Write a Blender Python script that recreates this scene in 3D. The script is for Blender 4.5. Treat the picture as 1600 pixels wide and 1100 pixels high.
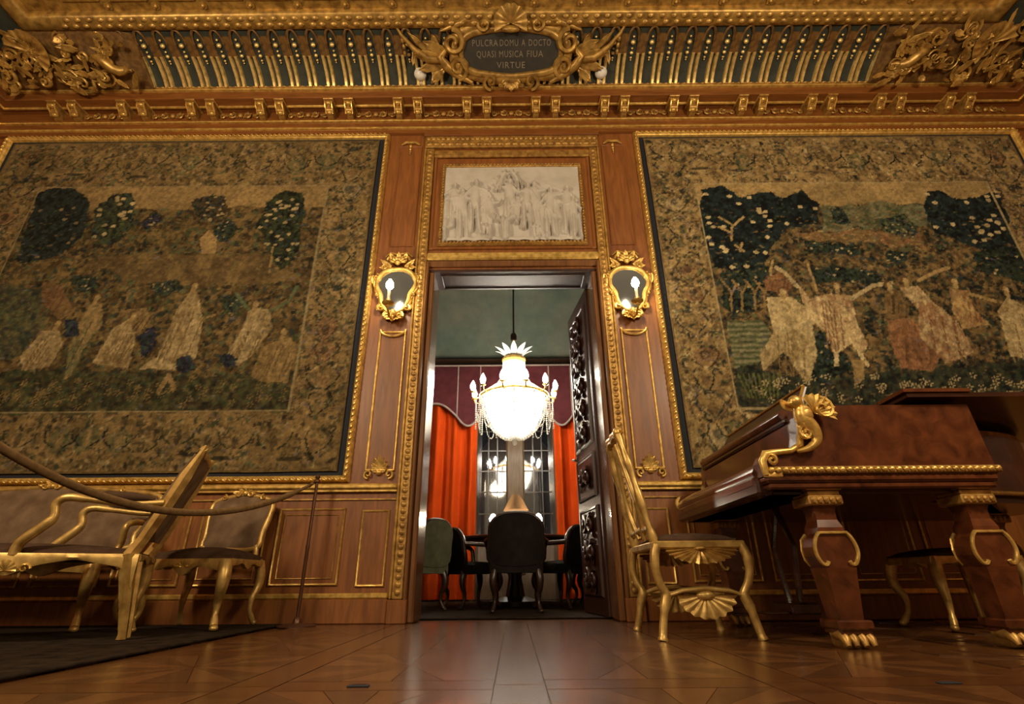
import bpy, math, random
import numpy as np
from mathutils import Vector, Matrix, Euler
R = math.radians
pi = math.pi
for o in list(bpy.data.objects):
    bpy.data.objects.remove(o, do_unlink=True)
S = bpy.context.scene
COL = S.collection

# ------------------------------------------------------------------ camera
cd = bpy.data.cameras.new('camera'); cam = bpy.data.objects.new('camera', cd); COL.objects.link(cam)
cd.sensor_fit = 'HORIZONTAL'; cd.sensor_width = 36.0; cd.lens = 18.0      # 800 px focal length on 1600 px
cd.clip_start = 0.05; cd.clip_end = 100
P, RO = R(24.0), R(0.48)
fw = Vector((0, math.cos(P), math.sin(P))); u0 = Vector((0, -math.sin(P), math.cos(P))); r0 = Vector((1, 0, 0))
rt = r0*math.cos(RO) - u0*math.sin(RO); up = u0*math.cos(RO) + r0*math.sin(RO)
cam.matrix_world = Matrix(((rt.x, up.x, -fw.x, -0.015), (rt.y, up.y, -fw.y, 0.0), (rt.z, up.z, -fw.z, 0.285), (0, 0, 0, 1)))
S.camera = cam

# ------------------------------------------------------------------ world, light, exposure
w = bpy.data.worlds.new('night'); S.world = w; w.use_nodes = True
w.node_tree.nodes['Background'].inputs[0].default_value = (0.02, 0.022, 0.03, 1)
w.node_tree.nodes['Background'].inputs[1].default_value = 0.3
WARM = (1.0, 0.80, 0.54)
def point(name, loc, watts, col=WARM, rad=0.12):
    l = bpy.data.lights.new(name, 'POINT'); l.energy = watts; l.color = col; l.shadow_soft_size = rad
    o = bpy.data.objects.new(name, l); COL.objects.link(o); o.location = loc; return o
point('room_chandelier_light', (-3.0, 0.6, 3.2), 360, rad=0.3)
point('room_chandelier_light', (2.8, 0.4, 3.2), 355, rad=0.3)
point('rear_fill_light', (-0.6, -2.6, 3.6), 260, rad=0.3)  # unseen fill light added behind the camera, no fixture of the room
VS = S.view_settings
S.display_settings.display_device = 'sRGB'
VS.view_transform = 'Standard'; VS.look = 'None'; VS.gamma = 1.0; VS.use_curve_mapping = False
VS.exposure = 0.08

# ------------------------------------------------------------------ mesh kit
class MB:
    def __init__(s): s.v = []; s.f = []
    def add(s, vs, fs, M=None):
        n = len(s.v)
        s.v += [tuple(M @ Vector(p)) for p in vs] if M is not None else [tuple(p) for p in vs]
        s.f += [tuple(i+n for i in f) for f in fs]; return s
    def join(s, o, M=None): return s.add(o.v, o.f, M)
    def box(s, x0, x1, y0, y1, z0, z1, b=0.0, M=None):
        if x0 > x1: x0, x1 = x1, x0
        if y0 > y1: y0, y1 = y1, y0
        if z0 > z1: z0, z1 = z1, z0
        b = min(b, (x1-x0)*.49, (y1-y0)*.49, (z1-z0)*.49)
        if b <= 0:
            v = [(x, y, z) for z in (z0, z1) for y in (y0, y1) for x in (x0, x1)]
            f = [(0,2,3,1),(4,5,7,6),(0,1,5,4),(2,6,7,3),(0,4,6,2),(1,3,7,5)]
            return s.add(v, f, M)
        v = []; ix = {}
        X, Y, Z = (x0, x1), (y0, y1), (z0, z1)
        for i in (0, 1):
            for j in (0, 1):
                for k in (0, 1):
                    sx, sy, sz = b*(1-2*i), b*(1-2*j), b*(1-2*k)
                    for a in range(3):
                        p = [X[i]+sx, Y[j]+sy, Z[k]+sz]; p[a] = (X[i], Y[j], Z[k])[a]
                        ix[(i, j, k, a)] = len(v); v.append(tuple(p))
        f = []
        for a in range(3):
            c = [t for t in range(3) if t != a]
            for e in (0, 1):
                q = []
                for (m, n) in ((0,0),(1,0),(1,1),(0,1)):
                    t = [0]*3; t[a] = e; t[c[0]] = m; t[c[1]] = n; q.append(ix[tuple(t)+(a,)])
                flip = (e == 0) != (a == 1)
                f.append(tuple(q[::-1] if flip else q))
        for a in range(3):
            c = [t for t in range(3) if t != a]
            for m in (0, 1):
                for n in (0, 1):
                    t0 = [0]*3; t0[c[0]] = m; t0[c[1]] = n; t1 = list(t0); t1[a] = 1
                    f.append((ix[tuple(t0)+(c[0],)], ix[tuple(t1)+(c[0],)], ix[tuple(t1)+(c[1],)], ix[tuple(t0)+(c[1],)]))
        for i in (0, 1):
            for j in (0, 1):
                for k in (0, 1): f.append((ix[(i,j,k,0)], ix[(i,j,k,1)], ix[(i,j,k,2)]))
        return s.add(v, f, M)
    def ell(s, c, r, n=10, m=6, M=None):
        v = []; f = []
        for i in range(m+1):
            t = pi*i/m
            for j in range(n):
                a = 2*pi*j/n
                v.append((c[0]+r[0]*math.sin(t)*math.cos(a), c[1]+r[1]*math.sin(t)*math.sin(a), c[2]+r[2]*math.cos(t)))
        for i in range(m):
            for j in range(n):
                f.append((i*n+j, (i+1)*n+j, (i+1)*n+(j+1) % n, i*n+(j+1) % n))
        return s.add(v, f, M)
    def tube(s, path, rad, n=8, closed=False, flat=1.0, M=None, upv=None):
        pts = [Vector(p) for p in path]; L = len(pts)
        rr = rad if isinstance(rad, (list, tuple)) else [rad]*L
        v = []; f = []; N = None
        for i, p in enumerate(pts):
            if closed: t = pts[(i+1) % L]-pts[i-1]
            else: t = pts[min(i+1, L-1)]-pts[max(i-1, 0)]
            if t.length < 1e-9: t = Vector((0, 0, 1))
            t.normalize()
            if N is None:
                ref = Vector(upv) if upv else (Vector((0, 0, 1)) if abs(t.z) < .9 else Vector((0, 1, 0)))
                N = (ref-t*ref.dot(t)).normalized()
            else:
                N = N-t*N.dot(t)
                N = N.normalized() if N.length > 1e-6 else t.orthogonal().normalized()
            B = t.cross(N)
            for j in range(n):
                a = 2*pi*j/n
                v.append(p+N*(rr[i]*math.cos(a)*flat)+B*(rr[i]*math.sin(a)))
        for i in range(L if closed else L-1):
            k = (i+1) % L
            for j in range(n):
                f.append((i*n+j, i*n+(j+1) % n, k*n+(j+1) % n, k*n+j))
        if not closed:
            f.append(tuple(range(n))[::-1]); f.append(tuple((L-1)*n+j for j in range(n)))
        return s.add(v, f, M)
    def lathe(s, prof, n=16, c=(0, 0, 0), M=None, sq=0):
        v = []; f = []
        for r, z in prof:
            for j in range(n):
                a = 2*pi*j/n + (pi/4 if sq else 0); k = 1.0
                if sq: k = math.sqrt(2) if n == 4 else 1
                v.append((c[0]+r*k*math.cos(a), c[1]+r*k*math.sin(a), c[2]+z))
        for i in range(len(prof)-1):
            for j in range(n):
                f.append((i*n+j, i*n+(j+1) % n, (i+1)*n+(j+1) % n, (i+1)*n+j))
        f.append(tuple(range(n))[::-1]); f.append(tuple((len(prof)-1)*n+j for j in range(n)))
        return s.add(v, f, M)
    def prism(s, poly, d, M=None):
        """poly in local x,z ; extruded along y from 0 to d"""
        n = len(poly)
        v = [(a, 0, b) for a, b in poly]+[(a, d, b) for a, b in poly]
        f = [tuple(range(n)), tuple(range(2*n-1, n-1, -1))]+[(i, i+n, (i+1) % n+n, (i+1) % n) for i in range(n)]
        return s.add(v, f, M)
    def strip(s, prof, x0, x1, M=None):
        """profile of (y,z) pairs run along x"""
        n = len(prof)
        v = [(x0, a, b) for a, b in prof]+[(x1, a, b) for a, b in prof]
        return s.add(v, [(i, i+1, i+1+n, i+n) for i in range(n-1)], M)
    def leaf(s, L, W, curl=.5, th=.15, M=None, lobes=0, n=7):
        """leaf along +z with its face to -y, tip curling to -y"""
        v = []; f = []
        for i in range(n+1):
            t = i/n; wv = W*math.sin(pi*(.12+.86*t))**.8
            if lobes: wv *= .82+.18*math.cos(t*lobes*2*pi)
            if i == n: wv = W*.04
            y = -curl*L*t*t; z = L*t*(1-.25*curl*t)
            for a, q in ((-1, 0.0), (-.5, -.12*W), (0, th*W*.6-.02*W), (.5, -.12*W), (1, 0.0)):
                v.append((a*wv, y+q, z))
        for i in range(n):
            for j in range(4): f.append((i*5+j, i*5+j+1, i*5+j+6, i*5+j+5))
        k = len(v); v2 = [(a, b+max(.012*L, .05*W), c) for a, b, c in v]
        f2 = [tuple(i+k for i in q[::-1]) for q in f]
        rim = [(i*5+5, i*5, i*5+k, i*5+5+k) for i in range(n)]+[(i*5+4, i*5+9, i*5+9+k, i*5+4+k) for i in range(n)]
        return s.add(v+v2, f+f2+rim, M)
    def shell(s, Rad, a0, a1, fl=9, depth=.25, M=None):
        """fluted fan in the xz plane opening around +z, bulging to -y"""
        v = [(0, 0, 0)]; f = []; nr = 5; na = fl*4
        for i in range(1, nr+1):
            for j in range(na+1):
                t = j/na; a = a0+(a1-a0)*t; r = Rad*i/nr*(1+.04*math.cos(t*fl*2*pi)*(i == nr))
                b = -depth*Rad*math.sin(pi*.5*min(1, i/nr*1.2))-.05*Rad*(i/nr)*math.cos(t*fl*2*pi)
                v.append((r*math.sin(a), b, r*math.cos(a)))
        for j in range(na): f.append((0, 1+j, 2+j))
        for i in range(nr-1):
            for j in range(na):
                q = 1+i*(na+1)+j; f.append((q, q+na+1, q+na+2, q+1))
        return s.add(v, f, M)
    def scroll(s, c, r, turns=1.3, a0=0, tube=.02, sgn=1, n=22, y=0, M=None, flat=1.0):
        pa = []; rr = []
        for i in range(n+1):
            t = i/n; a = a0+sgn*turns*2*pi*t; q = r*(1-.82*t)
            pa.append((c[0]+q*math.cos(a), y-.3*tube*t*4, c[1]+q*math.sin(a))); rr.append(tube*(1-.45*t))
        rr[-1] = tube*.9
        return s.tube(pa, rr, 6, M=M, flat=flat)

def T(x=0, y=0, z=0, rx=0, ry=0, rz=0, s=1.0):
    return Matrix.Translation((x, y, z)) @ Euler((R(rx), R(ry), R(rz))).to_matrix().to_4x4() @ Matrix.Scale(s, 4)

def mesh_of(mb, name, smooth=False):
    me = bpy.data.meshes.new(name); me.from_pydata(mb.v, [], mb.f); me.update()
    if smooth: me.polygons.foreach_set('use_smooth', [True]*len(me.polygons)); me.set_sharp_from_angle(angle=R(smooth if smooth > 1 else 45))
    return me
def obj(name, mb, mat, parent=None, smooth=False, loc=None, rot=None, label=None, cat=None, group=None, kind=None):
    me = mb if isinstance(mb, bpy.types.Mesh) else mesh_of(mb, name, smooth)
    if mat is not None and not len(me.materials): me.materials.append(mat)
    o = bpy.data.objects.new(name, me); COL.objects.link(o)
    if parent is not None: o.parent = parent
    if loc is not None: o.location = loc
    if rot is not None: o.rotation_euler = rot
    tag(o, label, cat, group, kind); return o
def tag(o, label=None, cat=None, group=None, kind=None):
    for k, v in (('label', label), ('category', cat), ('group', group), ('kind', kind)):
        if v: o[k] = v
    return o
def thing(name, label, cat, loc=(0, 0, 0), rz=0, group=None):
    o = bpy.data.objects.new(name, None); COL.objects.link(o); o.empty_display_size = .1
    o.location = loc; o.rotation_euler = (0, 0, R(rz)); return tag(o, label, cat, group)
def copy_tree(root, loc, rz=None, label=None, group=None, parent=None):
    r = root.copy(); COL.objects.link(r)
    if parent is not None: r.parent = parent
    if loc is not None: r.location = loc
    if rz is not None: r.rotation_euler = (0, 0, R(rz))
    if label: r['label'] = label
    if group: r['group'] = group
    for ch in list(root.children): copy_tree(ch, None, parent=r)
    return r

# ------------------------------------------------------------------ materials
def mat(name):
    m = bpy.data.materials.new(name); m.use_nodes = True
    nt = m.node_tree; return m, nt, nt.nodes['Principled BSDF']
def node(nt, t, **kw):
    n = nt.nodes.new(t)
    for k, v in kw.items():
        if k in n.inputs: n.inputs[k].default_value = v
        else: setattr(n, k, v)
    return n
def ramp(nt, fac, stops):
    r = nt.nodes.new('ShaderNodeValToRGB'); e = r.color_ramp.elements
    while len(e) < len(stops): e.new(.5)
    for q, (p, c) in zip(e, stops): q.position = p; q.color = (*c, 1)
    nt.links.new(fac, r.inputs[0]); return r.outputs[0]
def coords(nt, scale=(1, 1, 1)):
    tc = nt.nodes.new('ShaderNodeTexCoord'); mp = nt.nodes.new('ShaderNodeMapping')
    mp.inputs['Scale'].default_value = scale; nt.links.new(tc.outputs['Object'], mp.inputs[0]); return mp.outputs[0]
def bump(nt, b, h, strength=.3, dist=.01):
    n = nt.nodes.new('ShaderNodeBump'); n.inputs['Strength'].default_value = strength; n.inputs['Distance'].default_value = dist
    nt.links.new(h, n.inputs['Height']); nt.links.new(n.outputs[0], b.inputs['Normal'])
def wood(name, dark, light, rough=.35, scale=(14, 14, 1.6), coat=.15, ns=2.2, bs=.05):
    m, nt, b = mat(name)
    n = node(nt, 'ShaderNodeTexNoise', Scale=ns, Detail=6.0, Distortion=.7); nt.links.new(coords(nt, scale), n.inputs['Vector'])
    nt.links.new(ramp(nt, n.outputs[0], [(.3, dark), (.7, light)]), b.inputs['Base Color'])
    b.inputs['Roughness'].default_value = rough; b.inputs['Coat Weight'].default_value = coat; b.inputs['Coat Roughness'].default_value = .2
    bump(nt, b, n.outputs[0], bs, .004); return m
def gilt(name, a, c, rough=.36, metal=.8, ns=22., bs=.35):
    m, nt, b = mat(name)
    n = node(nt, 'ShaderNodeTexNoise', Scale=ns, Detail=4.0); nt.links.new(coords(nt), n.inputs['Vector'])
    nt.links.new(ramp(nt, n.outputs[0], [(.32, a), (.66, c)]), b.inputs['Base Color'])
    b.inputs['Metallic'].default_value = metal; b.inputs['Roughness'].default_value = rough
    bump(nt, b, n.outputs[0], bs, .006); return m
def plain(name, c, rough=.6, metal=0., c2=None, ns=12., bs=.1, coat=0.):
    m, nt, b = mat(name)
    n = node(nt, 'ShaderNodeTexNoise', Scale=ns, Detail=5.0); nt.links.new(coords(nt), n.inputs['Vector'])
    nt.links.new(ramp(nt, n.outputs[0], [(.3, c), (.7, c2 or tuple(min(1, q*1.25) for q in c))]), b.inputs['Base Color'])
    b.inputs['Roughness'].default_value = rough; b.inputs['Metallic'].default_value = metal; b.inputs['Coat Weight'].default_value = coat
    if bs: bump(nt, b, n.outputs[0], bs, .005)
    return m
def glow(name, c, st):
    m, nt, b = mat(name); b.inputs['Base Color'].default_value = (*c, 1)
    b.inputs['Emission Color'].default_value = (*c, 1); b.inputs['Emission Strength'].default_value = st; return m
M = {}
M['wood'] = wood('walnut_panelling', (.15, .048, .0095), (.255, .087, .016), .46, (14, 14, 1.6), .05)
M['woodh'] = wood('walnut_mouldings', (.135, .044, .0095), (.225, .078, .016), .33, (1.6, 14, 14))
M['gold'] = gilt('bright_gilding', (.44, .26, .055), (.80, .52, .14), .36, .6)
M['oldgold'] = gilt('old_gilding', (.24, .12, .026), (.50, .285, .068), .44, .5)
M['ceilgold'] = gilt('ceiling_gilding', (.20, .105, .022), (.50, .30, .07), .42, .5, 14.)
M['chairgold'] = gilt('chair_gilding', (.34, .20, .05), (.66, .43, .13), .38, .55, 16.)
M['cove'] = plain('cove_dark_green', (.016, .019, .012), .75, 0, (.03, .034, .022))
M['plaque'] = plain('dark_slate_plaque', (.018, .016, .012), .55, 0, (.03, .026, .018))
M['letter'] = plain('worn_lettering', (.16, .13, .085), .6)
M['marble'] = plain('cream_marble', (.40, .365, .31), .6, 0, (.52, .48, .42), 6., .08)
M['dark'] = plain('dark_blue_black', (.006, .007, .012), .8)  # plain blue-black for tapestry border, wire and socket covers
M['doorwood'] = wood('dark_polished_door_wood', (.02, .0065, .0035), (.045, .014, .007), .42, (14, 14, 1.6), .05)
M['jamb'] = wood('polished_jamb_wood', (.10, .04, .014), (.18, .075, .024), .2, (14, 14, 1.6), .4)
M['piano'] = wood('red_brown_piano_veneer', (.040, .010, .004), (.125, .036, .011), .22, (3, 3, 3), .35, 3.5, .0)
M['pianodark'] = wood('dark_piano_veneer', (.018, .006, .004), (.05, .016, .008), .25, (2, 14, 14), .3)
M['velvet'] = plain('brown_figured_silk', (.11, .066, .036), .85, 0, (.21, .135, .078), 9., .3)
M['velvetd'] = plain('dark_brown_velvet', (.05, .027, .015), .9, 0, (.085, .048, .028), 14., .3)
M['rope'] = plain('brown_cord', (.13, .075, .03), .8, 0, (.2, .12, .05), 40., .4)
M['brass'] = plain('dark_brass', (.10, .045, .025), .35, .6, (.15, .07, .035))
M['rug'] = plain('dark_rug', (.010, .0065, .004), .97, 0, (.034, .021, .012), 14., .6)
M['red'] = plain('orange_red_curtain', (.42, .042, .003), .95, 0, (.50, .055, .004), 5., .15); M['red'].node_tree.nodes['Principled BSDF'].inputs['Specular IOR Level'].default_value = .1
M['maroon'] = plain('maroon_pelmet_velvet', (.042, .009, .011), .85, 0, (.07, .016, .018), 8., .2)
M['trimband'] = plain('faded_braid', (.20, .15, .12), .8)
M['tan'] = wood('tan_window_post', (.13, .08, .042), (.21, .14, .078), .5)
M['winwood'] = wood('brown_window_jamb', (.07, .038, .02), (.13, .075, .04), .4)
M['mirror'], nt_, b_ = mat('old_mirror'); b_.inputs['Base Color'].default_value = (.62, .62, .6, 1); b_.inputs['Metallic'].default_value = 1; b_.inputs['Roughness'].default_value = .09
M['pane'], nt_, b_ = mat('dark_window_glass'); b_.inputs['Base Color'].default_value = (.012, .014, .018, 1); b_.inputs['Roughness'].default_value = .04; b_.inputs['Specular IOR Level'].default_value = 1.0; b_.inputs['Coat Weight'].default_value = 1.0; b_.inputs['Coat IOR'].default_value = 2.0; b_.inputs['Coat Roughness'].default_value = .03
M['crystal'], nt_, b_ = mat('crystal_beads'); b_.inputs['Base Color'].default_value = (.95, .93, .88, 1); b_.inputs['Roughness'].default_value = .12; b_.inputs['Transmission Weight'].default_value = .35; b_.inputs['IOR'].default_value = 1.45
M['bulb'] = glow('lit_bulb', (1.0, .86, .62), 140.0)
M['chbulb'] = glow('lit_chandelier_bulb', (1.0, .93, .80), 175.0)
M['canvas'] = plain('grey_painted_canvas', (.07, .075, .075), .8, 0, (.13, .125, .115), 1.6)
M['brown'] = gilt('bronzed_gilding', (.10, .05, .014), (.22, .115, .032), .5, .4)
M['plaster'] = plain('grey_plaster', (.20, .19, .17), .8, 0, (.28, .265, .24), 2.)
m, nt, b = mat('frosted_glass'); M['frost'] = m
tr_ = node(nt, 'ShaderNodeBsdfTranslucent'); tr_.inputs[0].default_value = (.95, .93, .88, 1); mx_ = nt.nodes.new('ShaderNodeMixShader'); mx_.inputs[0].default_value = .7
b.inputs['Base Color'].default_value = (.9, .88, .84, 1); b.inputs['Roughness'].default_value = .3
nt.links.new(b.outputs[0], mx_.inputs[1]); nt.links.new(tr_.outputs[0], mx_.inputs[2]); nt.links.new(mx_.outputs[0], nt.nodes['Material Output'].inputs[0])
M['candle'] = plain('ivory_candle', (.75, .66, .48), .5)
M['globe'] = plain('white_globe', (.62, .60, .54), .35, 0, None, 4., 0)
M['shade'] = plain('brown_lamp_shade', (.20, .10, .035), .8)
M['greenseat'] = plain('olive_green_silk', (.085, .09, .05), .8, 0, (.14, .145, .085))
M['blackseat'] = plain('black_leather', (.009, .007, .006), .8, 0, (.016, .012, .010))
M['darkwood'] = wood('dark_furniture_wood', (.02, .009, .005), (.045, .02, .01), .3)

M['ribgold'] = gilt('rib_gilding', (.60, .40, .11), (.95, .70, .27), .34, .6)
for k_ in ('rug', 'velvet', 'velvetd', 'maroon', 'blackseat', 'tan', 'rope'): M[k_].node_tree.nodes['Principled BSDF'].inputs['Specular IOR Level'].default_value = .08
# painted dining room cove
m, nt, b = mat('teal_painted_cove'); M['teal'] = m
co = coords(nt)
n1 = node(nt, 'ShaderNodeTexNoise', Scale=.9, Detail=7.0, Roughness=.6); nt.links.new(co, n1.inputs['Vector'])
n2 = node(nt, 'ShaderNodeTexNoise', Scale=6.0, Detail=5.0); nt.links.new(co, n2.inputs['Vector'])
c1 = ramp(nt, n1.outputs[0], [(.32, (.08, .115, .088)), (.5, (.125, .14, .10)), (.66, (.21, .175, .11))])
mx = node(nt, 'ShaderNodeMix', data_type='RGBA', blend_type='MULTIPLY'); mx.inputs[0].default_value = .5
nt.links.new(c1, mx.inputs[6]); nt.links.new(ramp(nt, n2.outputs[0], [(.3, (.6, .6, .6)), (.7, (1, 1, 1))]), mx.inputs[7])
nt.links.new(mx.outputs[2], b.inputs['Base Color']); b.inputs['Roughness'].default_value = .8

# floor woods
FW = []
for i, (d, l) in enumerate((((.076, .026, .007), (.11, .041, .0115)), ((.104, .040, .012), (.148, .061, .020)), ((.080, .029, .008), (.118, .046, .0125)), ((.066, .025, .008), (.096, .039, .0135)))):
    FW.append(wood('parquet_%d' % i, d, l, .27, (2, 9, 9), .25, 2.4, .03))

# ================================================================== SETTING
D = 4.2          # face of the panelled wall
# ---- floor with sunburst parquet
fl = obj('floor', MB().box(-5.75, 5.75, -5, 9.6, -.12, -.006), FW[2], kind='structure', label='polished brown parquet floor with sunburst panels')
def wedge(pts, h=.006):
    n = len(pts); b = MB(); c = [sum(p[i] for p in pts)/n for i in (0, 1)]
    q = []
    for p in pts:
        dx, dy = c[0]-p[0], c[1]-p[1]; L = math.hypot(dx, dy); k = min(.5, .003/L); q.append((p[0]+dx*k, p[1]+dy*k))
    b.add([(x, y, -.012) for x, y in q]+[(x, y, 0) for x, y in q], [tuple(range(n))[::-1], tuple(range(n, 2*n))]+[(i, (i+1) % n, (i+1) % n+n, i+n) for i in range(n)])
    return b
hp = .325; per = []
for k in range(4): per.append((-hp+k*hp/2, -hp))
for k in range(4): per.append((hp, -hp+k*hp/2))
for k in range(4): per.append((hp-k*hp/2, hp))
for k in range(4): per.append((-hp, hp-k*hp/2))
WM = []
for k in range(16):
    me = mesh_of(wedge([(0, 0), per[k], per[(k+1) % 16]]), 'parquet_wedge'); me.materials.append(FW[1] if k % 2 else FW[3]); WM.append(me)
bandx = mesh_of(wedge([(-.072, -.40), (.072, -.40), (.072, .40), (-.072, .40)]), 'parquet_band'); bandx.materials.append(FW[2])
bandy = mesh_of(wedge([(-.325, -.072), (.325, -.072), (.325, .072), (-.325, .072)]), 'parquet_band'); bandy.materials.append(FW[0])
far = MB()
for cx in (-2.8, -2.0, -1.2, -.4, .4, 1.2, 2.0, 2.8):
    for cy in (1.4, 2.2, 3.0, 3.8):
        if abs(cx) < 1.3:
            for k in range(16): obj('parquet_wedge', WM[k], None, fl, loc=(cx, cy, 0))
            obj('parquet_band', bandy, None, fl, loc=(cx, cy+.4, 0))
            if cx < 1: obj('parquet_band', bandx, None, fl, loc=(cx+.4, cy, 0))
        else:
            for k in range(0, 16, 2): far.join(wedge([(0, 0), per[k], per[(k+1) % 16]]), T(cx, cy, 0))
obj('parquet_field', far, FW[3], fl, kind='stuff')

# ---- panelled wall with door opening
DW = .765; DH = 3.03
wb = obj('wall_back', MB().box(-5.75, -DW, D, D+.3, 0, 5.3).box(DW, 5.75, D, D+.3, 0, 5.3).box(-DW, DW, D, D+.3, DH, 5.3), M['wood'], kind='structure', label='walnut panelled wall with gilt mouldings around a tall doorway')
def wall_frame(x0, x1, z0, z1, wd, dp, y=D, prof=None):
    """mitred moulding frame lying on the wall plane y, standing proud by dp"""
    b = MB(); prof = prof or [(0, 0), (.12, .7), (.35, 1), (.65, .85), (.88, .5), (1, 0)]
    cs = [(x0, z0, 1, 1), (x1, z0, -1, 1), (x1, z1, -1, -1), (x0, z1, 1, -1)]
    v = []; n = len(prof)
    for (x, z, sx, sz) in cs:
        for a, h in prof: v.append((x+sx*a*wd, y-h*dp-.0005, z+sz*a*wd))
    f = []
    for i in range(4):
        j = (i+1) % 4
        for k in range(n-1): f.append((i*n+k, j*n+k, j*n+k+1, i*n+k+1))
        f.append((i*n+n-1, j*n+n-1, j*n, i*n))
    return b.add(v, f)
def carved_run(x0, x1, z0, z1, y, pitch=.05, r=.4):
    """row of small carved leaves along a straight band on the wall"""
    b = MB(); vert = (z1-z0) > (x1-x0); L = (z1-z0) if vert else (x1-x0); wd = (x1-x0) if vert else (z1-z0)
    n = max(1, int(L/pitch))
    for i in range(n):
        t = (i+.5)/n*L
        c = ((x0+x1)/2, y, z0+t) if vert else (x0+t, y, (z0+z1)/2)
        rr = (wd*r, .012, L/n*.46) if vert else (L/n*.46, .012, wd*r)
        b.ell(c, rr, 6, 4)
    return b
tn = [0]
def trim(mb, m, label, smooth=False, parent=None):
    tn[0] += 1
    return obj('trim_%d' % tn[0], mb, m, smooth=smooth, kind='structure', label=label)
for s in (-1, 1):
    side = 'left' if s < 0 else 'right'
    sx = lambda a, b: (min(s*a, s*b), max(s*a, s*b))
    # door casing: carved gilt band framed by plain fillets, running up beside the relief
    x0, x1 = sx(.835, .918)
    t = trim(MB().box(x0, x1, D-.035, D+.002, .16, 4.56, .006), M['oldgold'], 'carved gilt band on the %s of the doorway' % side)
    obj('carved_leaves', carved_run(x0+.012, x1-.012, .18, 4.54, D-.037, .052), M['oldgold'], t, smooth=True, kind='stuff')
    for a, b_, dp in ((.805, .832, .05), (.92, .938, .045)):
        a, b_ = sx(a, b_); obj('fillet', MB().box(a, b_, D-dp, D, .16 if dp < .048 else 0, 4.56 if dp < .048 else 3.1, .008), M['gold'] if dp < .048 else M['jamb'], t)
    a, b_ = sx(.752, .803); obj('jamb_edge', MB().box(a, b_, D-.02, D+.33, 0, DH-.031, .012), M['jamb'], t)
    a, b_ = sx(.80, .945); obj('plinth_block', MB().box(a, b_, D-.052, D, 0, .158, .006), M['wood'], t)
    # pilaster panels
    a, b_ = sx(.975, 1.225)
    p = obj('panel_moulding', wall_frame(a, b_, 1.10, 2.37, .022, .018), M['gold'], wb, smooth=True)
    arc = [( (a+b_)/2+.115*math.cos(q), D-.012, 2.385-.07*math.sin(q)+.0) for q in [pi*i/12 for i in range(13)]]
    obj('panel_arc', MB().tube(arc, .011, 6), M['gold'], wb, smooth=True)
    obj('panel_moulding', wall_frame(a, b_, 3.30, 4.62, .014, .010), M['wood'], wb, smooth=True)
    # small swag ornament at the pilaster head
    b = MB(); xc = s*1.10
    b.tube([(xc-.10, D-.012, 4.635), (xc-.05, D-.02, 4.665), (xc, D-.02, 4.66), (xc+.05, D-.02, 4.665), (xc+.10, D-.012, 4.635)], [.008, .014, .012, .014, .008], 6)
    for k, (dz, r) in enumerate(((-.03, .016), (-.075, .013), (-.11, .011), (-.14, .008))): b.ell((xc, D-.01, 4.65+dz), (r, .012, r*1.4), 7, 5)
    obj('husk_drop', b, M['gold'], wb, smooth=True)
    # palmette at the foot of the pilaster panel
    b = MB()
    for an, L in ((-75, .075), (-48, .10), (-22, .12), (0, .14), (22, .12), (48, .10), (75, .075)): b.leaf(L, .022, .25, M=T(s*1.105, D-.008, 1.10, 0, an, 0))
    for q in (-1, 1): b.scroll((s*1.105+q*.085, 1.075), .035, 1.3, -pi/2, .011, q, 14, D-.016)
    b.ell((s*1.105, D-.012, 1.09), (.028, .022, .024), 8, 6)
    obj('palmette', b, M['gold'], wb, smooth=True)
    # dado
    a, b_ = sx(.94, 5.75)
    t = trim(MB().box(a, b_, D-.045, D, .955, 1.0, .012).box(a, b_, D-.028, D, .935, .955, .004), M['gold'], 'gilt dado rail on the %s of the doorway' % side)
    obj('thin_fillet', MB().box(a, b_, D-.012, D, .875, .887), M['oldgold'], t)
    a, b_ = sx(.945, 5.75)
    t = obj('baseboard_%s' % side, MB().box(a, b_, D-.03, D, 0, .165, .008), M['wood'], kind='structure', label='plain walnut baseboard on the %s of the doorway' % side)
    obj('base_fillet', MB().box(a, b_, D-.035, D, .165, .205, .01), M['gold'], t)
    pans = [(.985, 1.205, .245, .80)]+[(1.335+.60*i, 1.855+.60*i, .255, .815) for i in range(7)]
    for i, (pa, pb, z0, z1) in enumerate(pans):
        a, b_ = sx(pa, pb)
        pn = obj('dado_panel', MB().box(a, b_, D-.006, D, z0, z1), M['wood'], wb)
        obj('panel_moulding', wall_frame(a, b_, z0, z1, .020, .018), M['gold'], pn, smooth=True)
        if i: obj('panel_moulding', wall_frame(a+.045, b_-.045, z0+.045, z1-.045, .013, .014), M['oldgold'], pn, smooth=True)
# lintel over the door
t = trim(MB().box(-.835, .835, D-.05, D, 3.12, 3.205, .014), M['gold'], 'gilt lintel moulding over the doorway')
obj('lintel_fillet', MB().box(-.835, .835, D-.03, D, 3.05, 3.118, .006), M['jamb'], t)
obj('lintel_step', MB().box(-.80, .80, D-.015, D, 3.205, 3.25, .006), M['wood'], t)
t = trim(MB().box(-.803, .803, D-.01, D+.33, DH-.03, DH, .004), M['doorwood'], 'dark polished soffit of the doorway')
obj('soffit_panel', wall_frame(-.70, .70, 0, .24, .012, .008).join(MB()), M['doorwood'], t).matrix_local = Matrix.Translation((0, 4.49, DH-.030)) @ Euler((R(90), 0, 0)).to_matrix().to_4x4() @ Matrix.Translation((0, -D, 0))
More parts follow.
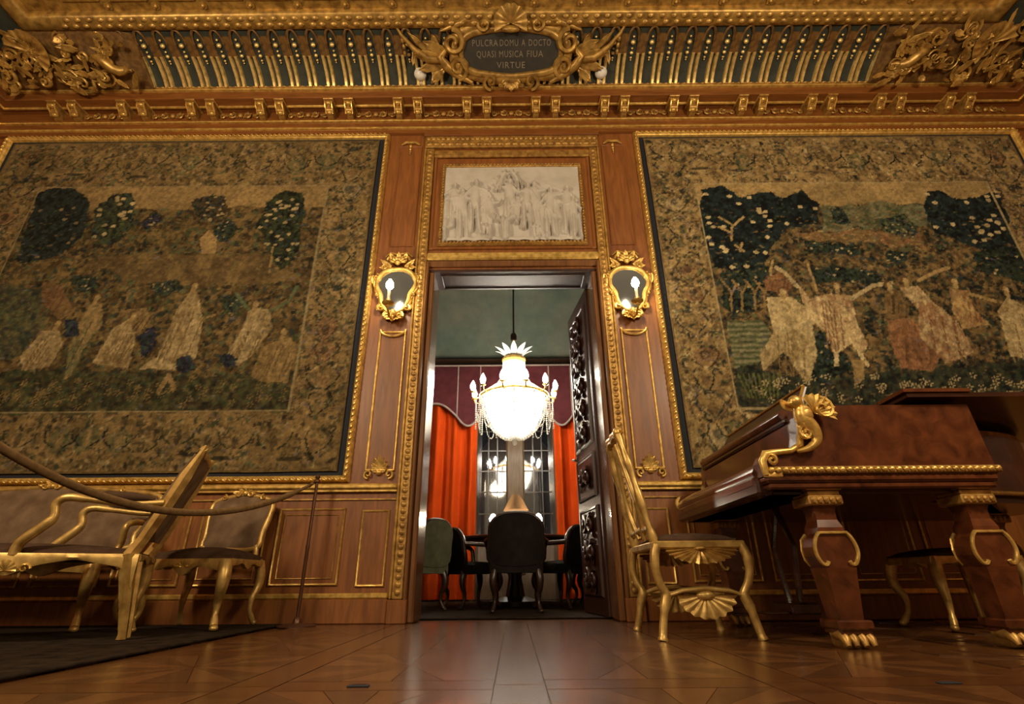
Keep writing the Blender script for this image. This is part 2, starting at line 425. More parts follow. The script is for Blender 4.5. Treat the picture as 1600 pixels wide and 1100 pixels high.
# overdoor panel
t = trim(wall_frame(-.835, .835, 3.255, 4.53, .04, .02), M['wood'], 'walnut overdoor panel frame around the relief', True)
obj('overdoor_fillet', MB().box(-.835, .835, D-.04, D, 4.44, 4.53, .012), M['oldgold'], t)
t = trim(MB().box(-.94, .94, D-.04, D, 4.575, 4.735, .008), M['oldgold'], 'carved band above the overdoor panel')
obj('carved_tongues', carved_run(-.93, .93, 4.66, 4.73, D-.045, .052, .42).join(carved_run(-.93, .93, 4.59, 4.65, D-.042, .075, .42)), M['oldgold'], t, smooth=True, kind='stuff')
obj('head_block', MB().box(-.96, .96, D-.05, D, 4.738, 4.79, .01), M['woodh'], t)

# ---- cornice, cove and ceiling
W2 = 5.75
def run(prof, m, label=None, parent=None, name=None, smooth=False):
    """moulding on the panelled wall and, mitred, along both side walls"""
    b = MB(); n = len(prof)
    pth = []
    for y, z in prof:
        d = D-y
        pth.append([(-W2+d, -5, z), (-W2+d, y, z), (W2-d, y, z), (W2-d, -5, z)])
    v = [pth[i][k] for i in range(n) for k in range(4)]
    f = [(i*4+k, i*4+k+1, i*4+k+5, i*4+k+4) for i in range(n-1) for k in range(3)]
    b.add(v, f)
    if parent is None: return trim(b, m, label, smooth)
    return obj(name, b, m, parent, smooth=smooth)
cornice = run([(D, 4.785), (4.165, 4.79), (4.165, 4.955)], M['woodh'], 'walnut cornice with paired gilt brackets around the room')
run([(4.166, 4.84), (4.15, 4.845), (4.146, 4.86), (4.15, 4.872), (4.166, 4.875)], M['gold'], None, cornice, 'cornice_fillet', 40)
run([(4.166, 4.95), (4.145, 4.952), (4.14, 4.965), (4.145, 4.975), (4.156, 4.976)], M['gold'], None, cornice, 'cornice_fillet', 40)
run([(4.15, 4.976), (4.15, 5.10), (3.97, 5.10)], M['woodh'], None, cornice, 'frieze_board')
run([(4.075, 5.101), (4.075, 5.082), (4.06, 5.08), (4.055, 5.101)], M['gold'], None, cornice, 'soffit_fillet')
run([(3.97, 5.10), (3.965, 5.10), (3.96, 5.115), (3.96, 5.20)], M['woodh'], None, cornice, 'corona')
run([(3.961, 5.197), (3.935, 5.20), (3.93, 5.212), (3.935, 5.226), (3.95, 5.228)], M['gold'], None, cornice, 'cornice_fillet', 40)
run([(3.945, 5.228), (3.935, 5.235), (3.935, 5.25), (3.955, 5.258), (4.05, 5.26)], M['oldgold'], None, cornice, 'cornice_ledge')
bd = MB()
for i in range(150): bd.ell((-4.95+i*.0665, 3.935, 5.243), (.024, .012, .011), 6, 4)
obj('bead_row', bd, M['oldgold'], cornice, smooth=True, kind='stuff')
# brackets (each a scrolled console with a cap plate) and carved frieze scrolls
bk = MB()
bk.box(-.056, .056, -.195, .0, -.020, 0, .005)
prof = []
for i in range(15):
    t_ = i/14; prof.append((-.165+.02*math.sin(t_*pi*2)+.125*t_**1.6, -.022-.115*t_))
n_ = len(prof); vv = []
for x in (-.030, .030):
    for a, z in prof: vv.append((x, a, z))
    for a, z in prof[::-1]: vv.append((x, 0.0, z))
N2 = 2*n_
bk.add(vv, [tuple(range(N2))[::-1], tuple(range(N2, 2*N2))]+[(i, i+N2, i+N2+1, i+1) for i in range(n_-1)]+[(n_-1, n_-1+N2, n_+N2, n_)])
bk_me = mesh_of(bk, 'bracket', 30); bk_me.materials.append(M['oldgold'])
sc = MB()
for q in (-1, 1):
    sc.scroll((q*.04, -.055), .035, 1.4, 0 if q > 0 else pi, .010, q, 14, -.012)
    sc.ell((q*.04, -.012, -.055), (.016, .016, .014), 7, 5)
sc.tube([(-.028, -.10-.02, -.03), (-.02, -.13, -.05), (-.022, -.11, -.09), (-.03, -.06, -.125)], [.008, .011, .011, .008], 6)
sc.tube([(.028, -.10-.02, -.03), (.02, -.13, -.05), (.022, -.11, -.09), (.03, -.06, -.125)], [.008, .011, .011, .008], 6)
bh = MB(); bh.scroll((0, 0), .03, 1.4, 0, .012, 1, 14, 0)
# bright volute on the front of each bracket
vol = MB(); vol.ell((0, -.150, -.045), (.034, .03, .024), 10, 6).ell((0, -.09, -.115), (.034, .026, .022), 10, 6)
vol.tube([(-.037, -.168, -.03), (-.037, -.165, -.06), (-.037, -.12, -.09), (-.037, -.085, -.125)], .008, 5).tube([(.037, -.168, -.03), (.037, -.165, -.06), (.037, -.12, -.09), (.037, -.085, -.125)], .008, 5)
vol_me = mesh_of(vol, 'volute', 50); vol_me.materials.append(M['gold'])
fs = MB()
for q in (-1, 1):
    fs.scroll((q*.09, 0), .045, 1.4, pi/2, .012, q, 16, -.012); fs.scroll((q*.185, -.01), .035, 1.3, pi/2, .010, -q, 14, -.012)
    fs.leaf(.10, .022, .2, M=T(q*.03, -.004, -.01, 0, q*70, 0)); fs.leaf(.08, .02, .2, M=T(q*.13, -.004, .02, 0, q*110, 0))
fs.ell((0, -.014, 0), (.03, .022, .03), 8, 6)
fs_me = mesh_of(fs, 'frieze_scroll', 50); fs_me.materials.append(M['oldgold'])
for k in range(-7, 7):
    xc = (k+.5)*.755
    for q in (-.108, .108):
        br = obj('bracket', bk_me, None, cornice, loc=(xc+q, 4.15, 5.10)); obj('volute', vol_me, None, br)
    obj('frieze_scroll', fs_me, None, cornice, loc=(xc+.3775, 4.146, 5.035))

# cove
P0, P1, P2 = (3.95, 5.258), (3.81, 5.40), (3.43, 5.465)
def cv(t, off=0.0):
    y = (1-t)**2*P0[0]+2*t*(1-t)*P1[0]+t*t*P2[0]; z = (1-t)**2*P0[1]+2*t*(1-t)*P1[1]+t*t*P2[1]
    dy = 2*(1-t)*(P1[0]-P0[0])+2*t*(P2[0]-P1[0]); dz = 2*(1-t)*(P1[1]-P0[1])+2*t*(P2[1]-P1[1])
    L = math.hypot(dy, dz); ny, nz = -dz/L, dy/L      # towards the room
    return (y+ny*off, z+nz*off)
cove = run([cv(i/12) for i in range(13)], M['cove'], 'dark green ceiling cove with curved gilt ribs and husks')
def bar(xc, hw, t0, t1, h, n=9):
    b = MB(); v = []; f = []
    for i in range(n+1):
        t = t0+(t1-t0)*i/n; a = cv(t); c = cv(t, h)
        v += [(xc-hw, *a), (xc-hw*.7, *c), (xc+hw*.7, *c), (xc+hw, *a)]
    for i in range(n):
        for j in range(3): f.append((i*4+j, i*4+j+1, i*4+j+5, i*4+j+4))
    f += [(0, 1, 2, 3), (n*4+3, n*4+2, n*4+1, n*4)]
    return b.add(v, f)
UP = .197
rib = bar(-.030, .019, .0, .62, .028).join(bar(.030, .019, .0, .62, .028))
rib_me = mesh_of(rib, 'cove_rib', 40); rib_me.materials.append(M['ribgold'])
arch = bar(0, .046, .60, .90, .022)
for q in (-1, 1):
    pa = []
    for i in range(9):
        a = pi/2*i/8; tt = .80+.19*math.sin(a)
        pa.append((q*(UP/2-(UP/2-.03)*math.cos(a)) if False else q*(.042+(UP/2-.042)*(1-math.cos(a))), *cv(tt, .014)))
    arch.tube(pa, .013, 6)
    arch.tube([(q*.042, *cv(.45+.35*i/6, .012)) for i in range(7)], .007, 5)
arch_me = mesh_of(arch, 'cove_arch', 50); arch_me.materials.append(M['brown'])
hk = MB()
for t_, r in ((.86, .013), (.78, .027), (.69, .013), (.62, .021), (.54, .014), (.50, .009)):
    y, z = cv(t_, .016); hk.ell((UP/2, y, z), (r, r*.9, r*.9), 8, 5)
hk_me = mesh_of(hk, 'cove_husk', 50); hk_me.materials.append(M['ribgold'])
for k in range(-20, 21):
    xx = k*UP
    obj('cove_rib', rib_me, None, cove, loc=(xx, 0, 0)); obj('cove_arch', arch_me, None, cove, loc=(xx, 0, 0))
    if k < 20: obj('cove_husk', hk_me, None, cove, loc=(xx, 0, 0))
# gilt roll above the cove
roll = run([(3.44, 5.462), (3.43, 5.44), (3.39, 5.425), (3.34, 5.43), (3.30, 5.455), (3.285, 5.49), (3.28, 5.53)], M['ceilgold'], 'heavy gilt roll moulding between cove and ceiling', smooth=60)
lv = MB(); random.seed(4)
for i in range(84):
    x = -4.5+i*.1085
    for q, (y, z) in enumerate(((3.375, 5.426), (3.32, 5.438))):
        lv.ell((x+.054*q+random.uniform(-.01, .01), y, z), (.036, .026, .018), 7, 4)
obj('roll_leaves', lv, M['ceilgold'], roll, smooth=True, kind='stuff')
ceil = obj('ceiling', MB().box(-W2, W2, -5, 3.29, 5.53, 5.65).join(MB().box(-W2, W2, 3.29, D+.3, 5.53, 5.65)), M['ceilgold'], kind='structure', label='gilded coffered ceiling')
cp = MB().box(-.19, .19, -.19, .19, -.03, 0, .02); cp_me = mesh_of(cp, 'ceiling_panel'); cp_me.materials.append(M['ceilgold'])
cr = mesh_of(MB().shell(.04, -pi, pi, 8, .3, T(rx=90)).ell((0, 0, -.01), (.018, .018, .02), 8, 5), 'ceiling_rosette', 60); cr.materials.append(M['ceilgold'])
for k in range(-9, 10):
    for j in range(2):
        obj('ceiling_panel', cp_me, None, ceil, loc=(k*.47, 3.0-j*.47, 5.532))
        if k < 9: obj('ceiling_rosette', cr, None, ceil, loc=(k*.47+.235, 3.235-j*.47, 5.528))
obj('ceiling_canvas', MB().box(-4.6, 4.6, -4.6, 2.2, 5.50, 5.535), M['canvas'], ceil, label='grey painted canvas in the ceiling')
# side and rear walls close the room
obj('wall_left', MB().box(-W2-.2, -W2, -5.2, D+.3, 0, 5.65), M['wood'], kind='structure', label='walnut side wall')
obj('wall_right', MB().box(W2, W2+.2, -5.2, D+.3, 0, 5.65), M['wood'], kind='structure', label='walnut side wall')
obj('wall_rear', MB().box(-W2, W2, -5.2, -5, 0, 5.65), M['plaster'], kind='structure', label='grey wall behind the viewer')

# ---- tapestry mouldings
for s in (-1, 1):
    a, b_ = (-5.55, -1.335) if s < 0 else (1.335, 5.55)
    t = trim(wall_frame(a, b_, 1.01, 4.785, .062, .05), M['gold'], 'twisted gilt moulding around the %s tapestry' % ('left' if s < 0 else 'right'), True)
    rp = MB()
    def twist(p, q):
        L = math.hypot(q[0]-p[0], q[1]-p[1]); n = int(L/.05); dx, dz = (q[0]-p[0])/L, (q[1]-p[1])/L
        for i in range(n):
            u = (i+.5)/n*L; x, z = p[0]+dx*u, p[1]+dz*u
            an = math.degrees(math.atan2(dx, dz))+32
            rp.ell((0, 0, 0), (.012, .012, .026), 6, 4, T(x, D-.05, z, 0, an, 0))
    twist((a+.025, 1.035), (b_-.025, 1.035)); twist((a+.025, 4.76), (b_-.025, 4.76)); twist((a+.025, 1.04), (a+.025, 4.755)); twist((b_-.025, 1.04), (b_-.025, 4.755))
    obj('twisted_rope', rp, M['gold'], t, smooth=True, kind='stuff')
    obj('dark_border', MB().box(a+.05, b_-.05, D-.006, D, 1.06, 4.735), M['dark'], t)  # blue-black band between gilt moulding and textile, its own dark colour

# ================================================================== TAPESTRIES (flat woven pictures)
TAP_L = {
 'T1': [(-4.95,3.99),(-4.83,4.04),(-4.55,4.03),(-4.39,3.94),(-4.31,3.69),(-4.32,3.45),(-4.44,3.22),(-4.78,3.11),(-4.84,3.18),(-4.89,3.66)],
 'T2': [(-4.25,3.82),(-4.13,3.98),(-3.96,3.98),(-3.86,3.85),(-3.82,3.56),(-3.88,3.37),(-4.03,3.33),(-4.19,3.45)],
 'T3': [(-3.75,3.6),(-3.63,3.75),(-3.55,3.64),(-3.66,3.52)],
 'T4': [(-3.3,3.89),(-3.14,3.95),(-2.98,3.95),(-2.92,3.72),(-3.03,3.6),(-3.21,3.68)],
 'T4b': [(-2.99,3.56),(-2.87,3.64),(-2.77,3.55),(-2.84,3.36),(-2.94,3.38)],
 'T5': [(-2.56,3.55),(-2.52,3.84),(-2.37,3.99),(-2.15,3.98),(-2.11,3.71),(-2.13,3.16),(-2.24,3.05),(-2.37,3.24)],
 'house': [(-3.11,3.4),(-3.04,3.52),(-2.93,3.4),(-2.91,3.22),(-3.05,3.22)],
 'hill': [(-4.04,3.18),(-3.68,3.25),(-3.03,3.19),(-2.47,3.24),(-1.97,2.9),(-3.02,2.87),(-3.58,2.91),(-3.97,3.06)],
 'F0': [(-4.49,2.92),(-4.32,2.88),(-4.08,2.6),(-4.18,2.5),(-4.4,2.67)],
 'F1': [(-4.41,2.14),(-4.3,2.4),(-4.15,2.4),(-4.07,2.27),(-4.11,2.04),(-4.32,2.0)],
 'F2': [(-3.99,2.46),(-3.95,2.7),(-3.85,2.67),(-3.78,2.46),(-3.85,2.3),(-3.89,1.95),(-3.92,1.92),(-4.0,2.2)],
 'F3': [(-3.67,2.4),(-3.53,2.53),(-3.44,2.33),(-3.41,2.02),(-3.74,2.07),(-3.72,2.17)],
 'F3b': [(-3.64,2.6),(-3.44,2.63),(-3.32,2.53),(-3.41,2.33),(-3.52,2.49)],
 'F4': [(-3.18,2.13),(-3.13,2.59),(-3.04,2.84),(-2.96,2.76),(-2.85,2.45),(-2.83,2.13),(-2.92,2.0),(-3.32,2.01)],
 'F5': [(-2.57,2.13),(-2.48,2.38),(-2.46,2.59),(-2.38,2.62),(-2.25,2.58),(-2.21,2.38),(-2.34,2.12),(-2.46,2.03)],
 'F6': [(-2.3,1.94),(-2.27,2.22),(-2.02,2.31),(-1.95,2.18),(-1.97,1.87),(-2.2,1.88)],
 'D1': [(-4.12,2.5),(-4.02,2.5),(-3.96,2.36),(-4.07,2.33)],
 'D2': [(-3.41,2.33),(-3.32,2.42),(-3.22,2.26),(-3.3,2.13)],
 'D3': [(-3.0,2.1),(-2.9,2.14),(-2.81,2.02),(-2.91,1.97)],
 'D4': [(-2.63,2.13),(-2.55,2.14),(-2.47,2.06),(-2.55,2.03)],
 'D5': [(-4.23,2.98),(-4.01,2.97),(-3.94,2.84),(-4.14,2.81)],
 'D6': [(-3.45,2.88),(-3.22,2.93),(-3.13,2.84),(-3.3,2.77)],
 'D7': [(-2.74,2.73),(-2.59,2.76),(-2.48,2.66),(-2.64,2.55)],
 'bush': [(-4.95,1.99),(-3.72,2.0),(-2.96,1.94),(-2.28,1.97),(-1.94,1.84),(-1.92,1.62),(-4.95,1.6)],
 'green': [(-4.94,2.9),(-4.23,2.81),(-4.41,2.14),(-4.94,2.0)],
 'heads': [(-4.19,2.47),(-3.92,2.74),(-3.52,2.55),(-3.03,2.86),(-2.41,2.66),(-2.10,2.36)]}
TAP_R = {
 'T1': [(1.94,3.96),(2.21,4.0),(2.36,3.87),(2.47,3.91),(2.68,3.95),(2.78,3.83),(2.98,3.95),(3.13,3.74),(3.04,3.54),(2.69,3.42),(2.46,3.11),(2.4,2.96),(1.97,3.0),(1.92,3.43)],
 'hill': [(3.16,3.74),(3.71,3.8),(4.22,3.73),(4.14,3.48),(3.09,3.45)],
 'T2': [(3.24,3.72),(3.35,3.72),(3.4,3.53),(3.24,3.53)],
 'T3': [(3.71,3.57),(3.95,3.61),(4.03,3.44),(3.96,3.33),(3.72,3.41)],
 'T4': [(4.28,3.9),(4.42,3.91),(4.62,3.83),(5.01,3.89),(4.93,3.28),(4.7,3.17),(4.45,3.28),(4.24,3.4),(4.16,3.56)],
 'field': [(2.82,3.42),(3.41,3.45),(4.03,3.36),(4.08,3.21),(3.37,3.31),(2.93,3.32)],
 'B1': [(2.86,3.3),(3.36,3.28),(3.39,3.16),(2.89,3.18)],
 'B2': [(2.86,3.03),(3.52,2.95),(3.45,2.81),(2.87,2.85)],
 'B3': [(3.65,3.18),(3.84,3.17),(3.78,3.06),(3.62,3.08)],
 'B4': [(2.0,2.97),(2.44,3.0),(2.26,2.54),(2.03,2.48),(1.97,2.61)],
 'B5': [(2.77,2.34),(2.9,2.27),(2.98,2.01),(2.66,1.77),(2.59,1.95)],
 'B6': [(4.47,3.17),(4.92,3.24),(4.92,2.8),(4.48,2.94)],
 'R1': [(2.37,2.68),(2.59,2.68),(2.74,2.54),(2.7,2.08),(2.56,1.83),(2.48,1.96),(2.41,2.14),(2.19,1.93),(2.19,2.08),(2.36,2.34)],
 'R2': [(2.68,2.82),(2.77,2.67),(2.99,2.71),(3.17,2.69),(3.13,2.43),(3.18,2.2),(3.08,2.07),(3.03,2.2),(2.85,2.08),(2.83,2.33),(2.71,2.44)],
 'R3': [(3.42,2.43),(3.58,2.46),(3.78,2.33),(3.78,2.07),(3.68,1.94),(3.39,1.95),(3.39,2.13)],
 'R3b': [(3.49,2.74),(3.64,2.74),(3.66,2.53),(3.54,2.43),(3.43,2.46)],
 'R4': [(3.65,2.77),(3.82,2.8),(3.93,2.59),(4.06,2.39),(4.1,2.1),(3.81,2.0),(3.67,2.26),(3.75,2.53)],
 'R5': [(4.11,2.77),(4.28,2.73),(4.26,2.52),(4.35,2.37),(4.08,2.34),(4.05,2.52)],
 'R6': [(4.47,2.52),(4.62,2.66),(4.8,2.52),(4.78,2.0),(4.41,2.06)],
 'R0': [(2.38,2.86),(2.56,2.96),(2.69,2.85),(2.56,2.71),(2.39,2.75)],
 'water': [(1.95,2.44),(2.29,2.44),(2.35,2.27),(2.18,2.02),(1.94,1.96)],
 'meadow': [(1.95,2.02),(2.56,1.83),(3.28,1.95),(3.86,1.97),(4.95,2.06),(4.95,1.62),(1.89,1.57)],
 'goat': [(2.99,2.04),(3.1,2.04),(3.05,1.86),(2.95,1.8)],
 'heads': [(2.53,2.74),(3.05,2.80),(3.72,2.85),(4.18,2.84),(4.63,2.75),(3.55,2.80)]}
rng = np.random.default_rng(7)
def vnoise(X, Z, f):
    gx = (X-X.min())*f; gz = (Z-Z.min())*f
    L = rng.random((int(gz.max())+3, int(gx.max())+3))
    i = gx.astype(int); j = gz.astype(int); a = gx-i; b = gz-j; a = a*a*(3-2*a); b = b*b*(3-2*b)
    return L[j, i]*(1-a)*(1-b)+L[j, i+1]*a*(1-b)+L[j+1, i]*(1-a)*b+L[j+1, i+1]*a*b
def fbm(X, Z, f, o=4):
    s = 0; w_ = 1; t = 0
    for k in range(o): s = s+w_*vnoise(X, Z, f*2**k); t += w_; w_ *= .55
    return s/t
def inpoly(X, Z, poly):
    r = np.zeros(X.shape, bool); n = len(poly)
    for i in range(n):
        x0, z0 = poly[i]; x1, z1 = poly[(i+1) % n]
        if z0 == z1: continue
        r ^= ((Z >= min(z0, z1)) & (Z < max(z0, z1)) & (X < x0+(Z-z0)*(x1-x0)/(z1-z0)))
    return r
C = lambda r, g, b: (np.array([r, g, b])/255.)**2.2
class Loom:
    def __init__(s, x0, x1, z0, z1, st):
        s.nx = int((x1-x0)/st); s.nz = int((z1-z0)/st)
        s.X, s.Z = np.meshgrid(np.linspace(x0, x1, s.nx+1), np.linspace(z0, z1, s.nz+1))
        s.x0, s.z0, s.st = x0, z0, (x1-x0)/s.nx
        s.c = np.zeros(s.X.shape+(3,))
        wx = fbm(s.X, s.Z, 6, 4)-.5; wz = fbm(s.X, s.Z, 6, 4)-.5
        s.WX = s.X+wx*.10; s.WZ = s.Z+wz*.10
        s.n1 = fbm(s.X, s.Z, 9, 4); s.n2 = fbm(s.X, s.Z, 22, 3); s.n3 = fbm(s.X, s.Z, 3, 4)
    def fill(s, m, a, b, n=None, k=1.0):
        n = s.n2 if n is None else n; t = np.clip((n-.5)*3.2+.5, 0, 1)[m][:, None]
        s.c[m] = s.c[m]*(1-k)+(a*(1-t)+b*t)*k
    def spot(s, x, z, rx, rz, col, an=0., k=1.):
        q = max(rx, rz)*1.1+s.st; i0 = max(0, int((x-q-s.x0)/s.st)); i1 = int((x+q-s.x0)/s.st)+2; j0 = max(0, int((z-q-s.z0)/s.st)); j1 = int((z+q-s.z0)/s.st)+2
        X = s.X[j0:j1, i0:i1]-x; Z = s.Z[j0:j1, i0:i1]-z
        if X.size == 0: return
        u = X*math.cos(an)+Z*math.sin(an); v = -X*math.sin(an)+Z*math.cos(an)
        m = (u/rx)**2+(v/rz)**2 < 1; s.c[j0:j1, i0:i1][m] = s.c[j0:j1, i0:i1][m]*(1-k)+col*k
    def line(s, pts, wd, col):
        for (a, b), (c, d) in zip(pts[:-1], pts[1:]):
            n = max(2, int(math.hypot(c-a, d-b)/(wd*.7)))
            for i in range(n): t = i/n; s.spot(a+(c-a)*t, b+(d-b)*t, wd, wd, col)
    def poly(s, p, warp=1.0):
        X = s.X+(s.WX-s.X)*warp; Z = s.Z+(s.WZ-s.Z)*warp; return inpoly(X, Z, p)
    def tree(s, p, a, b, dots=None, nd=0, r=.022):
        m = s.poly(p, 1.3); s.fill(m, a, b, s.n2)
        xs = [q[0] for q in p]; zs = [q[1] for q in p]
        s.dabs(p, 260, [a*.5, a*.8, b, b*1.3, C(52,60,44), C(44,50,50)], .006, .015, None, 2., .7)
        k = 0
        while k < nd:
            x, z = rng.uniform(min(xs), max(xs)), rng.uniform(min(zs), max(zs))
            if inpoly(np.array([x]), np.array([z]), p)[0]: s.spot(x, z, r, r*.75, dots*rng.uniform(.75, 1.1)); k += 1
    def dabs(s, p, n, cols, r0, r1, an=None, asp=3., k=.7):
        xs = [q[0] for q in p]; zs = [q[1] for q in p]; P = np.stack([rng.uniform(min(xs), max(xs), n*2), rng.uniform(min(zs), max(zs), n*2)], 1)
        P = P[inpoly(P[:, 0], P[:, 1], p)][:n]
        for x, z in P:
            r = rng.uniform(r0, r1); s.spot(x, z, r*rng.uniform(1, asp), r, cols[rng.integers(len(cols))]*rng.uniform(.75, 1.25), rng.uniform(0, 3.14) if an is None else an+rng.normal(0, .25), k)
    def robe(s, p, a, b, lean=.4):
        m = s.poly(p, .35); f = .5+.5*np.sin((s.X+lean*s.Z+.5*s.n1)*40+6*s.n3); s.fill(m, a, b, .15*f+.85*(.5*s.n1+.5*s.n3))
        ar = abs(sum(p[i][0]*p[(i+1) % len(p)][1]-p[(i+1) % len(p)][0]*p[i][1] for i in range(len(p))))/2; nd = int(ar*1500)+20
        s.dabs(p, nd, [a*.6, a*.9, b*1.1, b*1.2, (a+b)*.5, (a+b)*.55], .004, .010, pi/2+.3*lean-.25, 7., .30)
        n = len(p)
        xs = [q[0] for q in p]; zs = [q[1] for q in p]; cx = sum(xs)/n
        for k in range(5):
            x = cx+rng.uniform(-.3, .3)*(max(xs)-min(xs)); z1 = min(zs)+.06; z2 = z1+(max(zs)-min(zs))*rng.uniform(.35, .7)
            s.line([(x, z1), (x+.04+.15*lean*(z2-z1), z2)], .005, a*.75)
def weave(side, d):
    s = -1 if side == 'left' else 1
    x0, x1 = (-5.44, -1.445) if s < 0 else (1.445, 5.44)
    lm = Loom(x0, x1, 1.10, 4.695, .0115); X, Z = lm.X, lm.Z
    tan, tan2, brn, dk, grn, grn2, blu, rus, pale = C(140,112,68), C(118,92,55), C(92,68,42), C(34,33,24), C(58,60,36), C(74,76,48), C(46,50,42), C(128,88,56), C(172,146,98)
    if s > 0: dk = C(26,28,24); grn = C(46,52,38); blu = C(38,46,42)
    if s < 0: tan, tan2, brn, pale = C(124,97,58), C(106,83,48), C(84,64,38), C(150,125,82)
    al = np.ones(X.shape, bool)
    lm.fill(al, brn*.8, tan2*1.05, lm.n1)
    ix0, ix1, iz0, iz1 = (-4.93, -1.925, 1.615, 4.07) if s < 0 else (1.905, 4.95, 1.60, 4.05)
    inn = (X > ix0) & (X < ix1) & (Z > iz0) & (Z < iz1)
    # ---- border: candelabra motifs, flowers and leaves
    def ring_pt():
        while True:
            x, z = rng.uniform(x0+.05, x1-.05), rng.uniform(1.14, 4.65)
            if not (ix0-.03 < x < ix1+.03 and iz0-.03 < z < iz1+.03): return x, z
    bor = ~inn; m1 = lm.n2 > .56; lm.fill(bor, tan2*.9, tan*1.05, lm.n1, .8); lm.fill(bor & (lm.n2 > .60), dk*1.5, brn*.8, lm.n1, .6); lm.fill(bor & (lm.n1 > .60), tan*.9, tan*1.15, lm.n2, .6)
    for _ in range(1700):
        x, z = ring_pt(); col = [dk, grn, brn*.6, tan, blu, tan2*1.2, pale*.85, grn2, dk, tan][rng.integers(10)]
        r = rng.uniform(.007, .020); lm.spot(x, z, r*rng.uniform(1, 2.3), r, col*rng.uniform(.8, 1.15), rng.uniform(0, 3.1), .8)
    cx_ = [(x0+ix0)/2, (ix1+x1)/2]
    for xc0 in cx_:
        zc = 1.35
        while zc < 4.6:
            k = rng.integers(5); xc = xc0+rng.uniform(-.03, .03); w_ = rng.uniform(.07, .13); h_ = rng.uniform(.05, .12)
            lm.spot(xc, zc, w_, h_, [tan*1.1, tan2*1.1, pale*.8, rus*.8, tan][k], 0, .55); lm.spot(xc, zc+rng.uniform(-.03, .03), w_*.4, h_*.5, [grn, brn*.7, blu, dk, rus*.6][k], 0, .6)
            for q in (-1, 1):
                e = rng.uniform(.5, 1.2)
                lm.line([(xc+q*.03, zc-.10), (xc+q*.10*e, zc-.05), (xc+q*.15*e, zc+.03), (xc+q*.11*e, zc+.09)], .007, [dk, blu, grn*.7, brn*.5, dk][k]); lm.spot(xc+q*.15, zc+.10*e, .03*e, .018, [dk, pale*.8, blu, tan, dk][k], q*.6, .8); lm.spot(xc+q*.08*e, zc-.12, .035, .014, dk, q*.5, .7)
            if k < 2: lm.spot(xc+rng.uniform(-.05, .05), zc+.13, .05, .035, blu*.7, .3, .8)
            zc += rng.uniform(.2, .36)
    for zc0 in ((1.10+iz0)/2, (iz1+4.695)/2):
        xc = x0+.4
        while xc < x1-.35:
            k = rng.integers(4); zc = zc0+rng.uniform(-.05, .05)
            lm.spot(xc, zc, rng.uniform(.05, .13), rng.uniform(.06, .13), [tan*1.05, tan2*1.1, grn2, tan*1.1][k], rng.uniform(-.4, .4), .5); lm.spot(xc, zc, .03, .06, [brn*.7, dk, tan*1.2, dk][k], 0, .6)
            if k == 1: lm.spot(xc+.15, zc-.14, .11, .018, dk, 0, .8)
            for q in (-1, 1): lm.line([(xc+q*.05, zc-.05), (xc+q*.12, zc), (xc+q*.15, zc+.09)], .007, [dk, grn*.6][k % 2])
            xc += rng.uniform(.2, .42)
    for q in ([(x0, 1.1), (x1, 1.1), (x1, iz0), (x0, iz0)], [(x0, iz1), (x1, iz1), (x1, 4.69), (x0, 4.69)], [(x0, iz0), (ix0, iz0), (ix0, iz1), (x0, iz1)], [(ix1, iz0), (x1, iz0), (x1, iz1), (ix1, iz1)]):
        lm.dabs(q, 1300, [tan, tan2*1.2, pale*.8, brn*.7, dk*1.3, grn, C(104,86,74), tan*1.1, grn2], .004, .012, None, 3., .6)
    # ---- inner picture
    t = np.clip((Z-iz0)/(iz1-iz0), 0, 1)
    sky = inn & (Z > iz1-.34+.10*lm.n3); lm.fill(inn, (dk*1.2 if s > 0 else brn*.55), tan2*.95, .45*lm.n1+.55*lm.n2)
    lm.fill(sky, tan*.85, tan*1.05, lm.n3)
    for _ in range(4200):
        x, z = rng.uniform(ix0, ix1), rng.uniform(iz0, iz1-.3)
        col = [dk, grn, blu, grn2, brn*.7, dk, tan2][rng.integers(7)]; r = rng.uniform(.006, .022); lm.spot(x, z, r*1.6, r, col, rng.uniform(0, 3.1), .75)
    if s < 0:
        lm.fill(lm.poly(d['hill'], 1), brn, tan2*1.1, lm.n1, .75); lm.fill(lm.poly(d['green'], 1), blu, grn2, lm.n2, .6); lm.fill(lm.poly(d['bush'], 1), dk, grn*1.1, lm.n2, .7)
        lm.tree(d['T1'], dk*.75, blu*.8, pale*.5, 8); lm.tree(d['T2'], dk, grn, pale, 16, .026); lm.tree(d['T3'], dk*.9, C(48,38,46), pale*.7, 4, .014)
        lm.tree(d['T4'], dk, brn*.6, pale*.9, 14, .018); lm.tree(d['T4b'], dk*.8, grn*.8, pale*.8, 6, .012); lm.tree(d['T5'], dk*.65, grn*.75, pale*1.05, 34, .022)
        lm.fill(lm.poly(d['house'], .3), tan*1.05, tan*1.3)
        for k in ('D5', 'D6', 'D7'): lm.tree(d[k], dk*.8, grn*.8, pale*.7, 5, .012)
        lm.robe(d['F0'], rus*.55, tan2)
        for k, (a, b) in dict(F1=(tan*.85, pale*.95), F2=(grn2, tan), F3b=(brn*.9, tan), F3=(tan*.8, pale), F4=(tan*.8, pale*.95), F5=(tan*.75, pale*.95), F6=(tan2*.9, tan*1.1)).items(): lm.robe(d[k], a, b)
        for k in ('D1', 'D2', 'D3', 'D4'): lm.tree(d[k], dk*.8, C(42,38,48))
        lm.line([(-2.46,2.60),(-2.62,2.78)], .016, grn2*1.2); lm.line([(-2.25,2.58),(-2.10,2.68),(-2.05,2.85)], .016, grn2*1.2); lm.line([(-2.36,3.3),(-2.34,3.0)], .010, tan)
        lm.line([(-2.9,2.5),(-2.75,2.55)], .014, tan); lm.line([(-3.45,2.5),(-3.25,2.62)], .014, tan2)
